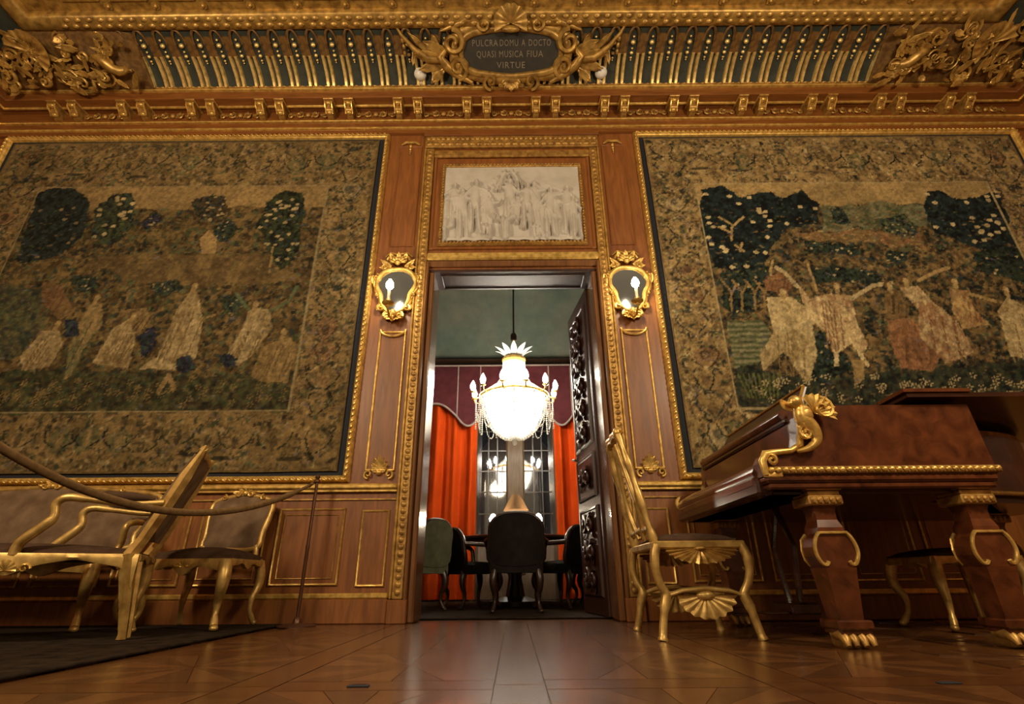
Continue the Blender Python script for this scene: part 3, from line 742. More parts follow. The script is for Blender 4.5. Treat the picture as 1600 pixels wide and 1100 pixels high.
        lm.line([(-3.08,1.8),(-3.03,1.95),(-2.95,1.82)], .022, tan)
    else:
        lm.fill(lm.poly(d['hill'], 1.4), grn2*.9, C(104,98,68), lm.n1, .8); lm.fill(lm.poly(d['field'], 1.6), tan2, rus*.95, lm.n1, .7); lm.dabs(d['hill'], 240, [grn2, C(104,98,68), brn, tan2], .005, .012, .3, 3.); lm.dabs(d['field'], 160, [tan, rus*.8, brn, grn2], .005, .012, 0., 4.)
        lm.fill(lm.poly(d['meadow'], 1), dk, grn, lm.n2, .85)
        lm.fill(lm.poly(d['water'], .4), grn2, C(112,104,72), .5+.5*np.sin(Z*120+lm.n1*4), .9)
        lm.tree(d['T1'], dk*.6, blu*.75, pale*1.05, 30, .026); lm.tree(d['T2'], dk, grn, None, 0); lm.tree(d['T3'], dk, grn2, pale*.8, 10, .012); lm.tree(d['T4'], dk*.65, blu*.8, pale, 22, .028)
        for k in ('B1', 'B2', 'B3', 'B4', 'B5', 'B6'): lm.tree(d[k], dk*.8, grn*.9, pale*.8, 6, .014)
        for st in ([(2.16,3.33),(2.20,3.52),(2.08,3.62)], [(2.20,3.5),(2.34,3.62)], [(2.18,3.42),(2.05,3.5)], [(2.22,3.2),(2.26,3.3)], [(2.26,3.2),(2.18,3.28)], [(2.5,2.7),(2.46,2.95),(2.52,3.1)], [(2.86,2.75),(2.84,3.05)]): lm.line(st, .012, tan*1.1)
        for x in (2.02, 2.12, 2.24, 2.33): lm.line([(x,2.55),(x+.03,2.75),(x-.04,2.88)], .011, tan2); lm.line([(x+.03,2.72),(x+.1,2.84)], .009, tan2)
        lm.robe(d['R0'], rus*.5, rus*.8); lm.robe(d['R3b'], brn*.7, tan2*.9)
        for k, (a, b) in dict(R3=(rus*.7, rus*1.15), R1=(tan*.8, pale*1.0), R2=(rus*.95, pale*1.05), R4=(rus*.9, pale*.95), R5=(rus*.85, tan*1.25), R6=(tan*.8, pale)).items(): lm.robe(d[k], a, b)
        lm.line([(2.68,2.80),(2.60,2.95),(2.52,3.02)], .022, pale*.8); lm.line([(3.16,2.66),(3.4,2.80),(3.6,2.83)], .020, pale*.75); lm.line([(2.5,2.36),(2.75,2.42)], .018, pale*.8)
        lm.line([(3.85,2.85),(4.05,2.95),(4.2,3.0)], .018, tan); lm.line([(4.28,2.7),(4.5,2.62)], .018, tan); lm.line([(2.87,2.1),(2.84,1.98)], .02, pale); lm.line([(3.08,2.1),(3.12,1.98)], .02, pale)
        lm.fill(lm.poly(d['goat'], .2), tan2, tan, None)
        for k in range(9): lm.line([(2.02+k*.03,1.70),(1.96+k*.045,1.92)], .008, C(86,84,44))
    box = [(ix0, iz0), (ix1, iz0), (ix1, iz1-.32), (ix0, iz1-.32)]
    lm.dabs(box, 900, [tan2, brn, grn2, tan*.9, blu, C(96,86,84)], .004, .010, 0., 4., .5)
    for (x, z) in d['heads']: lm.spot(x, z-.05, .022, .04, tan*1.05); lm.spot(x-.006, z+.010, .040, .042, brn*.9); lm.spot(x+.008, z-.002, .028, .036, tan*1.15); lm.spot(x+.016, z-.004, .012, .016, pale*.85)
    # flowers of the foreground
    for _ in range(80):
        x, z = rng.uniform(ix0+.05, ix1-.05), rng.uniform(iz0+.05, iz0+.30)
        for q in range(5): lm.spot(x+.022*math.cos(q*1.256), z+.022*math.sin(q*1.256), .010, .007, (pale*.75 if s > 0 else tan2*1.05), q*1.256)
    # fillets between border and picture
    fr = ((np.abs(X-ix0) < .008) | (np.abs(X-ix1) < .008)) & (Z > iz0-.011) & (Z < iz1+.011) | ((np.abs(Z-iz0) < .008) | (np.abs(Z-iz1) < .008)) & (X > ix0-.011) & (X < ix1+.011)
    lm.c[fr] = pale*.65
    ed = (X < x0+.022) | (X > x1-.022) | (Z < 1.122) | (Z > 4.673); lm.c[ed] = tan2*.8
    lm.c *= (.80+.40*rng.random(X.shape))[:, :, None]*np.clip(.55+.9*fbm(X, Z, 34, 2), .5, 1.5)[:, :, None]
    lm.c *= (.85+.3*lm.n3)[:, :, None]*np.array((.88, .98, 1.16) if s < 0 else (1.0, 1.12, 1.32))
    Yd = D-.022+.006*(fbm(X, Z, 1.1, 2)-.5)-.004*np.sin(X*9+lm.n3*3)*np.clip((Z-1.1)/3, 0, 1)*.5
    wob = .010*(fbm(X, Z, 1.5, 2)-.5)
    n = lm.nx+1; V = np.stack([X+wob*(np.abs(X-(x0+x1)/2)/2), Yd, Z+wob], -1).reshape(-1, 3)
    a = (np.arange(lm.nz)[:, None]*n+np.arange(lm.nx)[None, :]).ravel(); F = np.stack([a, a+1, a+n+1, a+n], 1)
    me = bpy.data.meshes.new('tapestry'); me.vertices.add(len(V)); me.vertices.foreach_set('co', V.ravel())
    me.loops.add(F.size); me.loops.foreach_set('vertex_index', F.ravel()); me.polygons.add(len(F)); me.polygons.foreach_set('loop_start', np.arange(0, F.size, 4)); me.update(calc_edges=True)
    at = me.color_attributes.new('weave', 'FLOAT_COLOR', 'POINT'); at.data.foreach_set('color', np.concatenate([lm.c.reshape(-1, 3), np.ones((len(V), 1))], 1).ravel())
    return me
m, nt, b = mat('woven_wool'); M['tap'] = m
ca = nt.nodes.new('ShaderNodeVertexColor'); ca.layer_name = 'weave'; nt.links.new(ca.outputs[0], b.inputs['Base Color']); b.inputs['Roughness'].default_value = .92
b.inputs['Specular IOR Level'].default_value = .15
wv = node(nt, 'ShaderNodeTexNoise', Scale=180.0, Detail=2.0); nt.links.new(coords(nt, (1, 1, .3)), wv.inputs['Vector']); bump(nt, b, wv.outputs[0], .4, .004)
for side, d, lab in (('left', TAP_L, 'large faded woven tapestry of walking figures and trees above the gilt settee'), ('right', TAP_R, 'large woven tapestry with dancing figures and dark trees behind the piano')):
    obj('tapestry', weave(side, d), M['tap'], label=lab, cat='tapestry', group='wall tapestries')

# ================================================================== THINGS ON THE WALL
# ---- marble relief over the door
rl = thing('marble_relief', 'cream marble relief of crowded figures above the doorway', 'relief', (0, D-.004, 3.345))
rw, rh = 1.40, .955
nx, nz = 210, 144
X, Z = np.meshgrid(np.linspace(-rw/2, rw/2, nx+1), np.linspace(0, rh, nz+1)); H = np.zeros(X.shape)+.004*fbm(X, Z, 5, 3)
def capsule(ax, az, bx, bz, r0, r1, h, wav=0):
    global H
    dx, dz = bx-ax, bz-az; L2 = dx*dx+dz*dz+1e-9; t = np.clip(((X-ax)*dx+(Z-az)*dz)/L2, 0, 1); rr = r0+(r1-r0)*t
    q = np.hypot(X-ax-t*dx, Z-az-t*dz)/rr; hh = h*np.sqrt(np.clip(1-q*q, 0, 1))
    if wav: hh = hh*(1+.28*np.sin((X*1.0+.25*Z)*wav+t*5))
    H = np.maximum(H, hh)
rr_ = random.Random(11)
def person(x, z, h, lean=0., sit=False, ht=.045, seed=0):
    r = random.Random(seed); top = z+h; k = h/.6
    hx = x+lean*h
    capsule(hx, top-.035*k, hx+.004, top-.05*k, .034*k, .030*k, ht*1.15)
    sh = (hx-.01, top-.12*k); hip = (x+lean*h*.4, z+h*.47)
    capsule(sh[0], sh[1], hip[0], hip[1], .062*k, .055*k, ht, 0)
    if sit:
        kn = (hip[0]+.12*k*(1 if r.random() < .5 else -1), hip[1]-.03)
        capsule(*hip, *kn, .055*k, .045*k, ht*1.1, 90); capsule(*kn, kn[0]+.01, z, .045*k, .035*k, ht, 100)
    else:
        capsule(hip[0]-.02*k, hip[1], x-.035*k, z, .052*k, .036*k, ht*.95, 95); capsule(hip[0]+.025*k, hip[1], x+.05*k+r.uniform(-.02, .03), z, .052*k, .034*k, ht*.85, 95)
    for q in (-1, 1):
        ex = sh[0]+q*(.09+.03*r.random())*k; ez = sh[1]-.07*k+r.uniform(-.05, .08)*k
        capsule(sh[0]+q*.045*k, sh[1]-.005, ex, ez, .026*k, .022*k, ht*.9); capsule(ex, ez, ex+q*r.uniform(-.09, .07)*k, ez+r.uniform(-.05, .10)*k, .022*k, .016*k, ht*.85)
for i, (x, z, h, l, s_) in enumerate(((-.60,.20,.53,.02,0),(-.49,.05,.60,-.03,0),(-.40,.12,.64,.05,0),(-.27,.10,.60,.0,0),(-.16,.03,.52,-.12,1),(-.02,.22,.56,0,0),(.02,.03,.50,.08,1),(.14,.16,.55,.04,0),(.26,.05,.70,-.04,0),(.37,.08,.58,.05,0),(.46,.03,.55,-.05,1),(.55,.10,.58,.03,0),(.63,.03,.50,-.02,0),(-.31,.02,.36,.1,1),(.20,.02,.33,-.1,1),(-.62,.02,.34,.08,1),(-.15,.62,.28,.3,0),(.08,.66,.22,-.3,0))): person(x, z, h, l, bool(s_), .030+.016*((i*7) % 5)/4, i)
capsule(-.18, .80, .05, .62, .012, .012, .02); capsule(.25, .78, .6, .62, .010, .010, .015); capsule(-.66, .02, .66, .02, .03, .03, .02, 40)
H += .006*(fbm(X, Z, 14, 3)-.4); H = np.clip(H, 0, .08)
V = np.stack([X, -.012-H*1.5, Z], -1).reshape(-1, 3); n = nx+1
a = (np.arange(nz)[:, None]*n+np.arange(nx)[None, :]).ravel(); F = np.stack([a, a+1, a+n+1, a+n], 1)
rb = MB(); rb.v = [tuple(p) for p in V]; rb.f = [tuple(int(i) for i in q) for q in F]
obj('carving', rb, M['marble'], rl, smooth=70)
obj('slab', MB().box(-rw/2, rw/2, -.013, 0, 0, rh), M['marble'], rl)
obj('frame', wall_frame(-rw/2-.045, rw/2+.045, -.045, rh+.045, .05, .035, 0), M['oldgold'], rl, smooth=True)
obj('frame_beading', carved_run(-rw/2-.03, -rw/2-.006, -.02, rh+.02, -.036, .035, .5).join(carved_run(rw/2+.006, rw/2+.03, -.02, rh+.02, -.036, .035, .5)).join(carved_run(-rw/2, rw/2, -.03, -.008, -.036, .035, .5)).join(carved_run(-rw/2, rw/2, rh+.008, rh+.03, -.036, .035, .5)), M['oldgold'], rl, smooth=True, kind='stuff')

# ---- mirrored candle sconces
def sconce(label, x):
    s = thing('mirror_sconce', label, 'sconce', (x, D, 2.42), 0, 'mirrored candle sconces beside the doorway')
    half = [(.0, .595), (.07, .588), (.125, .555), (.165, .50), (.178, .44), (.165, .38), (.135, .32), (.125, .26), (.10, .19), (.06, .14), (0, .12)]
    # smooth the half outline
    pts = []
    for i in range(len(half)-1):
        for k in range(3):
            t = k/3; p0, p1 = half[max(i-1, 0)], half[i]; p2 = half[i+1]; p3 = half[min(i+2, len(half)-1)]
            pts.append(tuple(.5*((2*p1[j])+(-p0[j]+p2[j])*t+(2*p0[j]-5*p1[j]+4*p2[j]-p3[j])*t*t+(-p0[j]+3*p1[j]-3*p2[j]+p3[j])*t**3) for j in (0, 1)))
    pts.append(half[-1]); out = [(a, z) for a, z in pts]+[(-a, z) for a, z in pts[-2:0:-1]]
    obj('backboard', MB().prism([(a*1.06, z) for a, z in out][::-1], .028, T(0, -.030, 0)), M['oldgold'], s)
    obj('mirror_glass', MB().prism([(a*.97, z) for a, z in out][::-1], .006, T(0, -.037, 0)), M['mirror'], s)
    nn = len(out); fr = MB().tube([(a*1.03, -.045, z) for a, z in out], [.016+.006*abs(math.sin(i*pi*5/nn)) for i in range(nn)], 8, True)
    fr.tube([(a*1.16, -.03, z) for a, z in out], [.010+.012*abs(math.sin(i*pi*9/nn+.4)) for i in range(nn)], 7, True)
    for q in (-1, 1):
        fr.scroll((q*.19, .50), .04, 1.2, pi/2, .014, q, 14, -.04); fr.scroll((q*.165, .31), .03, 1.2, -pi/2, .012, -q, 14, -.04); fr.scroll((q*.12, .17), .035, 1.2, pi/2, .012, -q, 14, -.04)
        fr.leaf(.12, .03, .2, M=T(q*.19, -.03, .42, 0, q*20, 0)); fr.leaf(.10, .025, .2, M=T(q*.13, -.03, .24, 0, q*165, 0))
    obj('gilt_frame', fr, M['gold'], s, smooth=60)
    cr_ = MB(); cr_.shell(.075, -pi*.5, pi*.5, 7, .3, T(0, -.035, .655))
    for an, L, dx, dz in ((-62, .13, -.06, .63), (62, .13, .06, .63), (-100, .10, -.08, .62), (100, .10, .08, .62), (-25, .11, -.04, .68), (25, .11, .04, .68), (0, .09, 0, .70)): cr_.leaf(L, .028, .3, M=T(dx, -.035, dz, 0, an, 0), lobes=3)
    for q in (-1, 1): cr_.scroll((q*.06, .70), .05, 1.3, 0 if q > 0 else pi, .013, q, 16, -.04); cr_.scroll((q*.13, .625), .035, 1.3, pi/2, .012, q, 14, -.04); cr_.tube([(q*.02, -.05, .765), (q*.08, -.04, .78), (q*.13, -.03, .745)], [.008, .014, .006], 6)
    cr_.ell((0, -.06, .66), (.03, .03, .028), 8, 6)
    obj('crest', cr_, M['gold'], s, smooth=60)
    ft = MB()
    for an, L in ((180, .13), (150, .12), (210, .12), (120, .12), (240, .12)): ft.leaf(L, .03, .35, M=T(0, -.035, .13, 0, an, 0), lobes=3)
    for q in (-1, 1): ft.scroll((q*.06, .09), .04, 1.3, pi/2, .012, -q, 14, -.045)
    ft.ell((0, -.06, .11), (.035, .035, .04), 8, 6)
    obj('foot_ornament', ft, M['gold'], s, smooth=60)
    arm = MB().tube([(0, -.04, .10), (0, -.10, .035), (0, -.18, .02), (0, -.245, .05), (0, -.255, .09)], [.014, .012, .011, .010, .012], 8)
    arm.lathe([(.012, 0), (.05, .012), (.055, .022), (.03, .026), (.018, .035), (.02, .06), (.016, .065)], 14, (0, -.255, .085))
    arm.scroll((0, 0), .035, 1.2, 0, .009, 1, 14, 0, T(0, -.12, .045, 0, 0, 90))
    a_ = obj('candle_arm', arm, M['gold'], s, smooth=60)
    obj('candle', MB().lathe([(.0135, 0), (.0135, .095)], 12, (0, -.255, .148)), M['candle'], a_, smooth=True)
    obj('bulb', MB().lathe([(.010, 0), (.030, .02), (.036, .045), (.028, .075), (.010, .104), (.001, .11)], 14, (0, -.255, .243)), M['bulb'], a_, smooth=80, label='lit candle bulb')
    return s
s1 = sconce('gilt mirrored candle sconce with lit bulb left of the doorway', -1.105)
copy_tree(s1, (1.095, D, 2.42), 0, 'gilt mirrored candle sconce with lit bulb right of the doorway')

# ---- inscription cartouche on the cove (local x across, z up the slope, -y towards the room)
uy, uz = -.887, .463
CM = Matrix(((1, 0, 0, 0), (0, .463, uy, 3.655), (0, .887, uz, 5.385), (0, 0, 0, 1)))
ct = thing('inscription_cartouche', 'gilt scrolled cartouche with dark inscribed plaque at the cove centre', 'cartouche'); ct.matrix_world = CM
def lobed(w_, h_, n=60, k=.10):
    sg = lambda q, e: math.copysign(abs(q)**e, q)
    return [(w_*sg(math.cos(2*pi*i/n), .72), h_*sg(math.sin(2*pi*i/n), .62)*(1+k*(abs(math.cos(2*pi*i/n))**2-.5)*math.sin(pi*min(1, abs(math.cos(2*pi*i/n))*1.15)))) for i in range(n)]
pl = [(x, z) for x, z in lobed(.495, .205)]
obj('plaque', MB().prism(pl[::-1], .03, T(0, -.055, 0)), M['plaque'], ct)
fr = MB(); N = len(pl)
fr.tube([(x*1.06, -.055, z*1.07) for x, z in pl], [.028+.012*abs(math.sin(i*pi*4/N)) for i in range(N)], 8, True)
fr.tube([(x*1.20, -.035, z*1.20) for x, z in pl], [.045+.02*abs(math.sin(i*pi*6/N+.5)) for i in range(N)], 8, True, flat=.7)
obj('cartouche_frame', fr, M['ceilgold'], ct, smooth=60)
sh = MB().shell(.17, -pi*.62, pi*.62, 9, .35, T(0, -.10, .27)); sh.ell((0, -.13, .22), (.10, .05, .035), 10, 6)
obj('shell_crest', sh, M['ceilgold'], ct, smooth=60)
for q in (-1, 1):
    b = MB()
    b.scroll((q*.60, .10), .12, 1.4, pi/2, .036, q, 22, -.06); b.scroll((q*.56, -.13), .11, 1.4, -pi/2, .034, -q, 22, -.06); b.scroll((q*.27, .26), .08, 1.3, pi/2, .028, -q, 20, -.07); b.scroll((q*.22, -.27), .08, 1.3, -pi/2, .026, q, 20, -.06)
    b.tube([(q*.30, -.06, .30), (q*.45, -.08, .30), (q*.60, -.06, .24), (q*.72, -.05, .20)], [.02, .035, .03, .01], 7); b.tube([(q*.66, -.05, .05), (q*.74, -.07, -.03), (q*.68, -.06, -.12), (q*.58, -.06, -.20), (q*.42, -.06, -.28)], [.02, .045, .05, .04, .02], 8)
    obj('scroll', b, M['ceilgold'], ct, smooth=60)
    b = MB()
    for (x, z, an, L, W_) in ((.66, -.02, 62, .30, .06), (.70, -.06, 80, .34, .07), (.70, -.10, 100, .30, .06), (.80, -.06, 45, .38, .035), (.72, -.16, 130, .20, .05), (.76, .02, 20, .17, .04), (.88, .0, 30, .14, .035), (1.0, .05, 165, .18, .03), (.82, -.14, 175, .12, .035), (.62, .20, 60, .16, .04)):
        b.leaf(L, W_, .15, M=T(q*x, -.03, z, 0, q*an, 0), lobes=3)
    b.tube([(q*.74, -.05, -.06), (q*.88, -.07, -.05), (q*1.02, -.06, .05), (q*1.13, -.05, .17), (q*1.17, -.05, .24)], [.035, .04, .028, .018, .012], 8)
    b.ell((q*1.17, -.05, .25), (.025, .025, .03), 8, 6)
    for k in range(3): b.ell((q*(1.12-.002*k), -.04, .12-.06*k), (.022-.002*k, .02, .03), 7, 5)
    obj('acanthus_spray', b, M['ceilgold'], ct, smooth=60)
b = MB()
for an in (-70, -40, 0, 40, 70): b.leaf(.12, .035, .3, M=T(0, -.06, -.25, 0, 180+an, 0))
b.box(-.14, .14, -.07, -.03, -.33, -.29, .01)
obj('base_ornament', b, M['ceilgold'], ct, smooth=40)
def text(body, size, z, par, w_, xo=0.):
    cu = bpy.data.curves.new('lettering', 'FONT'); cu.body = body; cu.size = size; cu.align_x = 'CENTER'; cu.extrude = .002; cu.resolution_u = 2; cu.space_character = 1.12
    o = bpy.data.objects.new('lettering', cu); COL.objects.link(o); bpy.context.view_layer.update()
    me = bpy.data.meshes.new_from_object(o.evaluated_get(bpy.context.evaluated_depsgraph_get())); bpy.data.objects.remove(o, do_unlink=True)
    xs = [v.co.x for v in me.vertices]; k = w_/(max(xs)-min(xs))
    me.transform(Matrix.Diagonal((k, 1, 1, 1))); me.transform(Euler((R(90), 0, 0)).to_matrix().to_4x4()); me.materials.clear(); me.materials.append(M['letter'])
    o = obj('lettering', me, None, par, loc=(xo, -.057, z)); return o
for body, z, w_, xo in (('PULCRA', .062, .265, -.27), ('DOMU', .062, .19, -.02), ('A', .062, .04, .13), ('DOCTO', .062, .23, .30), ('QUASI', -.040, .20, -.26), ('MUSICA', -.040, .25, .0), ('FIUA', -.040, .17, .25), ('VIRTUE', -.142, .30, 0)): text(body, .085, z, ct, w_, xo)

# ---- gilt corner sculptures of the cove
for s in (-1, 1):
    cm = thing('corner_ornament', 'gilt sculpted acanthus and scroll mass in the %s corner of the cove' % ('left' if s < 0 else 'right'), 'ornament', group='cove corner sculptures')
    cm.matrix_world = CM @ Matrix.Translation((s*4.68, 0, -.02))
    r = random.Random(31+s)
    body = MB(); vv = []; nxx, nzz = 30, 12
    for j in range(nzz+1):
        for i in range(nxx+1):
            u, v = i/nxx, j/nzz; e = min(1, 4*min(u, 1-u))*min(1, 5*min(v, 1-v))
            vv.append((-s*(-.92+1.7*u), -.02-.08*e*(.6+.4*math.sin(9*u+5*v)*math.cos(7*v+3*u)), -.30+.62*v))
    body.add(vv, [(j*(nxx+1)+i, j*(nxx+1)+i+1, (j+1)*(nxx+1)+i+1, (j+1)*(nxx+1)+i) for j in range(nzz) for i in range(nxx)])
    obj('modelled_ground', body, M['brown'], cm, smooth=60)
    for k in range(100):
        x = r.uniform(-.85, .74); z = r.uniform(-.28, .22); L = r.uniform(.08, .22)
        b = MB().leaf(L, r.uniform(.018, .045), r.uniform(.1, .4), M=T(-s*x, -.13-.04*r.random(), z, 0, r.uniform(-130, 130), 0), lobes=3)
        obj('acanthus_leaf', b, M['gold'] if k % 3 == 0 else M['ceilgold'], cm, smooth=60)
    for k in range(24):
        b = MB().scroll((0, 0), r.uniform(.04, .11), 1.4, r.uniform(0, 6), r.uniform(.010, .022), r.choice((-1, 1)), 20, 0)
        obj('scroll', b, M['ceilgold'], cm, smooth=60, loc=(-s*r.uniform(-.8, .7), -.14, r.uniform(-.24, .24)))
    obj('shell', MB().shell(.20, -1.9, 1.9, 9, .35), M['ceilgold'], cm, smooth=60, loc=(s*.25, -.13, .08), rot=(0, R(s*-40), 0))
    # reclining garland on the side nearest the ribs
    b = MB().tube([(-s*(.35+.04*i), -.13-.03*math.sin(i*.6), .02-.02*i+.03*math.sin(i)) for i in range(9)], [.02, .04, .05, .055, .05, .05, .045, .03, .015], 8)
    obj('garland', b, M['ceilgold'], cm, smooth=60)

# ---- small white globes on the cornice ledge
def globe(x, label, wire):
    g = thing('white_globe', label, 'globe', (x, 3.945, 5.262), 0, 'white globes on the cornice ledge')
    obj('globe_body', MB().ell((0, -.10, .045), (.066, .066, .062), 18, 12), M['globe'], g, smooth=80)
    obj('collar', MB().lathe([(.034, 0), (.034, .014), (.025, .02)], 14).tube([(0, 0, .012), (0, -.03, .03), (0, -.08, .045)], .012, 8), M['globe'], g, smooth=40)
    if wire: obj('wire', MB().tube([(-.01, -.028, .01), (-.02, .028, -.03), (-.03, .03, -.12), (-.035, .05, -.16)], .004, 5), M['dark'], g)
    return g
globe(-.985, 'small white globe on the cornice left of the cartouche', False); globe(.975, 'small white globe with dark wire on the cornice right of the cartouche', True)

# ================================================================== OPEN DOOR LEAF
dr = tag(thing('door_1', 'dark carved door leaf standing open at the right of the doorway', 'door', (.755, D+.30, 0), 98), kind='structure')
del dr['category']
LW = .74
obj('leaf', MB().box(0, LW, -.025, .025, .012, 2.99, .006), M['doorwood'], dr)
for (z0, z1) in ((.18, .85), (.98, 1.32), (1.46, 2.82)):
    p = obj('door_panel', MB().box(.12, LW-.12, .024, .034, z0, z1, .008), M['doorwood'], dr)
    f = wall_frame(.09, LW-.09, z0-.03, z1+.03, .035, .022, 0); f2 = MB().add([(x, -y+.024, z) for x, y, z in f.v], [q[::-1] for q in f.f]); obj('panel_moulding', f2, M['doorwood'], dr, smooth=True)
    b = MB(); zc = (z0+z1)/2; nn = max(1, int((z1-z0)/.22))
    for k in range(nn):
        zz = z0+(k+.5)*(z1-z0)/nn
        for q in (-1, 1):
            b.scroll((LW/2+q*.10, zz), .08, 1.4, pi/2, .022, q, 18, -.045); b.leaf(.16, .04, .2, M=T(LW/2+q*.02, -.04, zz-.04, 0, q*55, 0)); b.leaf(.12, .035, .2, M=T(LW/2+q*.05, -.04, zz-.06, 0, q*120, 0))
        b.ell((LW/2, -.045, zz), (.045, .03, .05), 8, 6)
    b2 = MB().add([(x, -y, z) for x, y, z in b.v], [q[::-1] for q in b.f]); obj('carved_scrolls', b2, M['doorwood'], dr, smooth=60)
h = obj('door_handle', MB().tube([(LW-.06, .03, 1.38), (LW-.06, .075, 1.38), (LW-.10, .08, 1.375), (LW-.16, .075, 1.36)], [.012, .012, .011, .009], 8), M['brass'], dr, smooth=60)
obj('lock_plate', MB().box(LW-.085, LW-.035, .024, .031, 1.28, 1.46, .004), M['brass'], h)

# ================================================================== DINING ROOM BEYOND
YB = 8.4
obj('wall_far', MB().box(-3.2, -.75, YB, YB+.25, 0, 3.75).box(.80, 3.2, YB, YB+.25, 0, 3.75).box(-.75, .80, YB, YB+.25, 3.25, 3.75), M['winwood'], kind='structure', label='brown wall of the far room with a window recess')
for s in (-1, 1): obj('wall_far_%s' % ('left' if s < 0 else 'right'), MB().box(s*3.2, s*3.4, 4.5, YB+.25, 0, 5.4), M['winwood'], kind='structure', label='brown side wall of the far room')
obj('wall_entry', MB().box(-3.2, -.80, 4.5, 4.52, 0, 5.4).box(.80, 3.2, 4.5, 4.52, 0, 5.4).box(-.80, .80, 4.5, 4.52, 3.04, 5.4), M['winwood'], kind='structure', label='far room side of the doorway wall')
cvp = [(YB, 3.70)]
for i in range(13):
    a = pi/2*i/12; cvp.append((YB-1.75*(1-math.cos(a)), 3.80+1.5*math.sin(a)))
cvp += [(4.5, 5.30)]
obj('ceiling_far', MB().strip(cvp, -3.2, 3.2), M['teal'], smooth=60, kind='structure', label='teal painted coved ceiling of the far room')
obj('trim_30', MB().box(-3.2, 3.2, YB-.16, YB, 3.66, 3.84, .02), M['darkwood'], kind='structure', label='dark cornice under the painted cove of the far room')
obj('carpet', MB().box(-3.1, 3.1, 4.62, 8.3, 0, .008, .003), M['rug'], label='dark carpet covering the far room floor', cat='carpet')
# window in its recess
wn = obj('window_1', MB().box(-.75, .80, 9.02, 9.10, 0, .95).box(-.75, .80, 9.02, 9.1, 3.1, 3.3), M['winwood'], kind='structure', label='dark night window behind the far room')
for a, b_ in ((-.60, -.135), (.185, .65)):
    pn = obj('pane', MB().box(a, b_, 9.05, 9.06, .95, 3.1), M['pane'], wn)
    mb = MB()
    for k in (1, 2): mb.box(a+(b_-a)*k/3-.010, a+(b_-a)*k/3+.010, 9.03, 9.05, .95, 3.1)
    for k in range(1, 6): mb.box(a, b_, 9.032, 9.05, .95+2.15*k/6-.010, .95+2.15*k/6+.010)
    obj('glazing_bars', mb, M['darkwood'], pn)
obj('mullion', MB().box(-.135, .185, 8.98, 9.07, .35, 3.3, .03), M['tan'], wn)
for a, b_ in ((-.78, -.60), (.65, .83)):
    obj('window_post', MB().box(a, b_, 8.42, 9.08, 0, 3.3, .02), M['winwood'], wn)
    xc = (a+b_)/2
    obj('jamb_column', MB().lathe([(.06, 0), (.06, .25), (.045, .3), (.045, 3.1), (.06, 3.15), (.06, 3.3)], 14, (xc, 8.44, 0)), M['tan'], wn, smooth=40)
# curtains and pelmet
def curtain(x0, x1, label, ph):
    b = MB(); n = 90; v = []; nz_ = 12
    for j in range(nz_+1):
        z = .03+2.98*j/nz_; g = 1-.10*(1-j/nz_)
        for i in range(n+1):
            t = i/n; xx = x0+(x1-x0)*t
            v.append((xx, YB-.17+.055*math.sin(t*2*pi*3+ph+.25*math.sin(j*.5))*(1+.3*math.sin(t*9))+.015*math.sin(t*40), z))
    b.add(v, [(j*(n+1)+i, j*(n+1)+i+1, (j+1)*(n+1)+i+1, (j+1)*(n+1)+i) for j in range(nz_) for i in range(n)])
    return obj('curtain', b, M['red'], smooth=80, label=label, cat='curtain', group='orange red curtains of the far room')
curtain(-1.46, -.60, 'orange red curtain hanging left of the far window', .6); curtain(.66, 1.40, 'orange red curtain hanging right of the far window', 2.2)
pm = thing('pelmet', 'maroon scalloped velvet pelmet across the far window wall', 'pelmet', (0, YB-.30, 0))
def drop(xa, xb, zl, zr, dip):
    n = 16; P_ = [(xa, 3.66), (xb, 3.66)]+[(xb+(xa-xb)*i/n, (zr+(zl-zr)*i/n)-dip*math.sin(pi*i/n)) for i in range(n+1)]
    return P_
secs = [(-2.4, -1.55, 2.86, 2.86, -.10), (-1.55, -.93, 2.86, 2.74, -.16), (-.93, -.55, 2.74, 2.74, .16), (-.55, .60, 2.74, 2.74, -.45), (.60, .97, 2.74, 2.74, .16), (.97, 1.55, 2.74, 2.86, -.16), (1.55, 2.4, 2.86, 2.86, -.10)]
for xa, xb, zl, zr, dp in secs:
    P_ = drop(xa, xb, zl, zr, dp)
    p = obj('pelmet_section', MB().prism(P_[::-1], .03), M['maroon'], pm)
    obj('braid', MB().tube([(x, -.006, z) for x, z in P_[2:]], .018, 6).tube([(xa, -.006, 3.64), (xb, -.006, 3.64)], .016, 6).tube([(xb, -.006, 3.64), (xb, -.006, zr)], .012, 6), M['trimband'], p, smooth=True)

# ---- crystal chandelier
chx, chy = .01, 6.6
ch = thing('chandelier', 'brightly lit crystal basket chandelier hanging in the far room', 'chandelier', (chx, chy, 1.95))
z0 = 1.95
obj('rod', MB().tube([(0, 0, 5.29-z0), (0, 0, 3.45-z0)], .012, 8).lathe([(.02, 0), (.045, .01), (.045, .09), (.02, .12)], 12, (0, 0, 3.40-z0)), M['darkwood'], ch, smooth=40)
lf = mesh_of(MB().leaf(.19, .045, .8), 'crown_leaf', 60); lf.materials.append(M['crystal'])
for k in range(10):
    a = 2*pi*k/10; obj('crown_leaf', lf, None, ch, loc=(.12*math.sin(a), -.12*math.cos(a), 3.12-z0), rot=(0, 0, a))
obj('crown_ring', MB().lathe([(.14, 0), (.165, .02), (.165, .05), (.14, .07)], 24, (0, 0, 3.06-z0)), M['gold'], ch, smooth=40)
obj('main_ring', MB().tube([(.46*math.cos(a), .46*math.sin(a), 2.55-z0) for a in [2*pi*k/32 for k in range(32)]], .02, 8, True), M['gold'], ch, smooth=60)
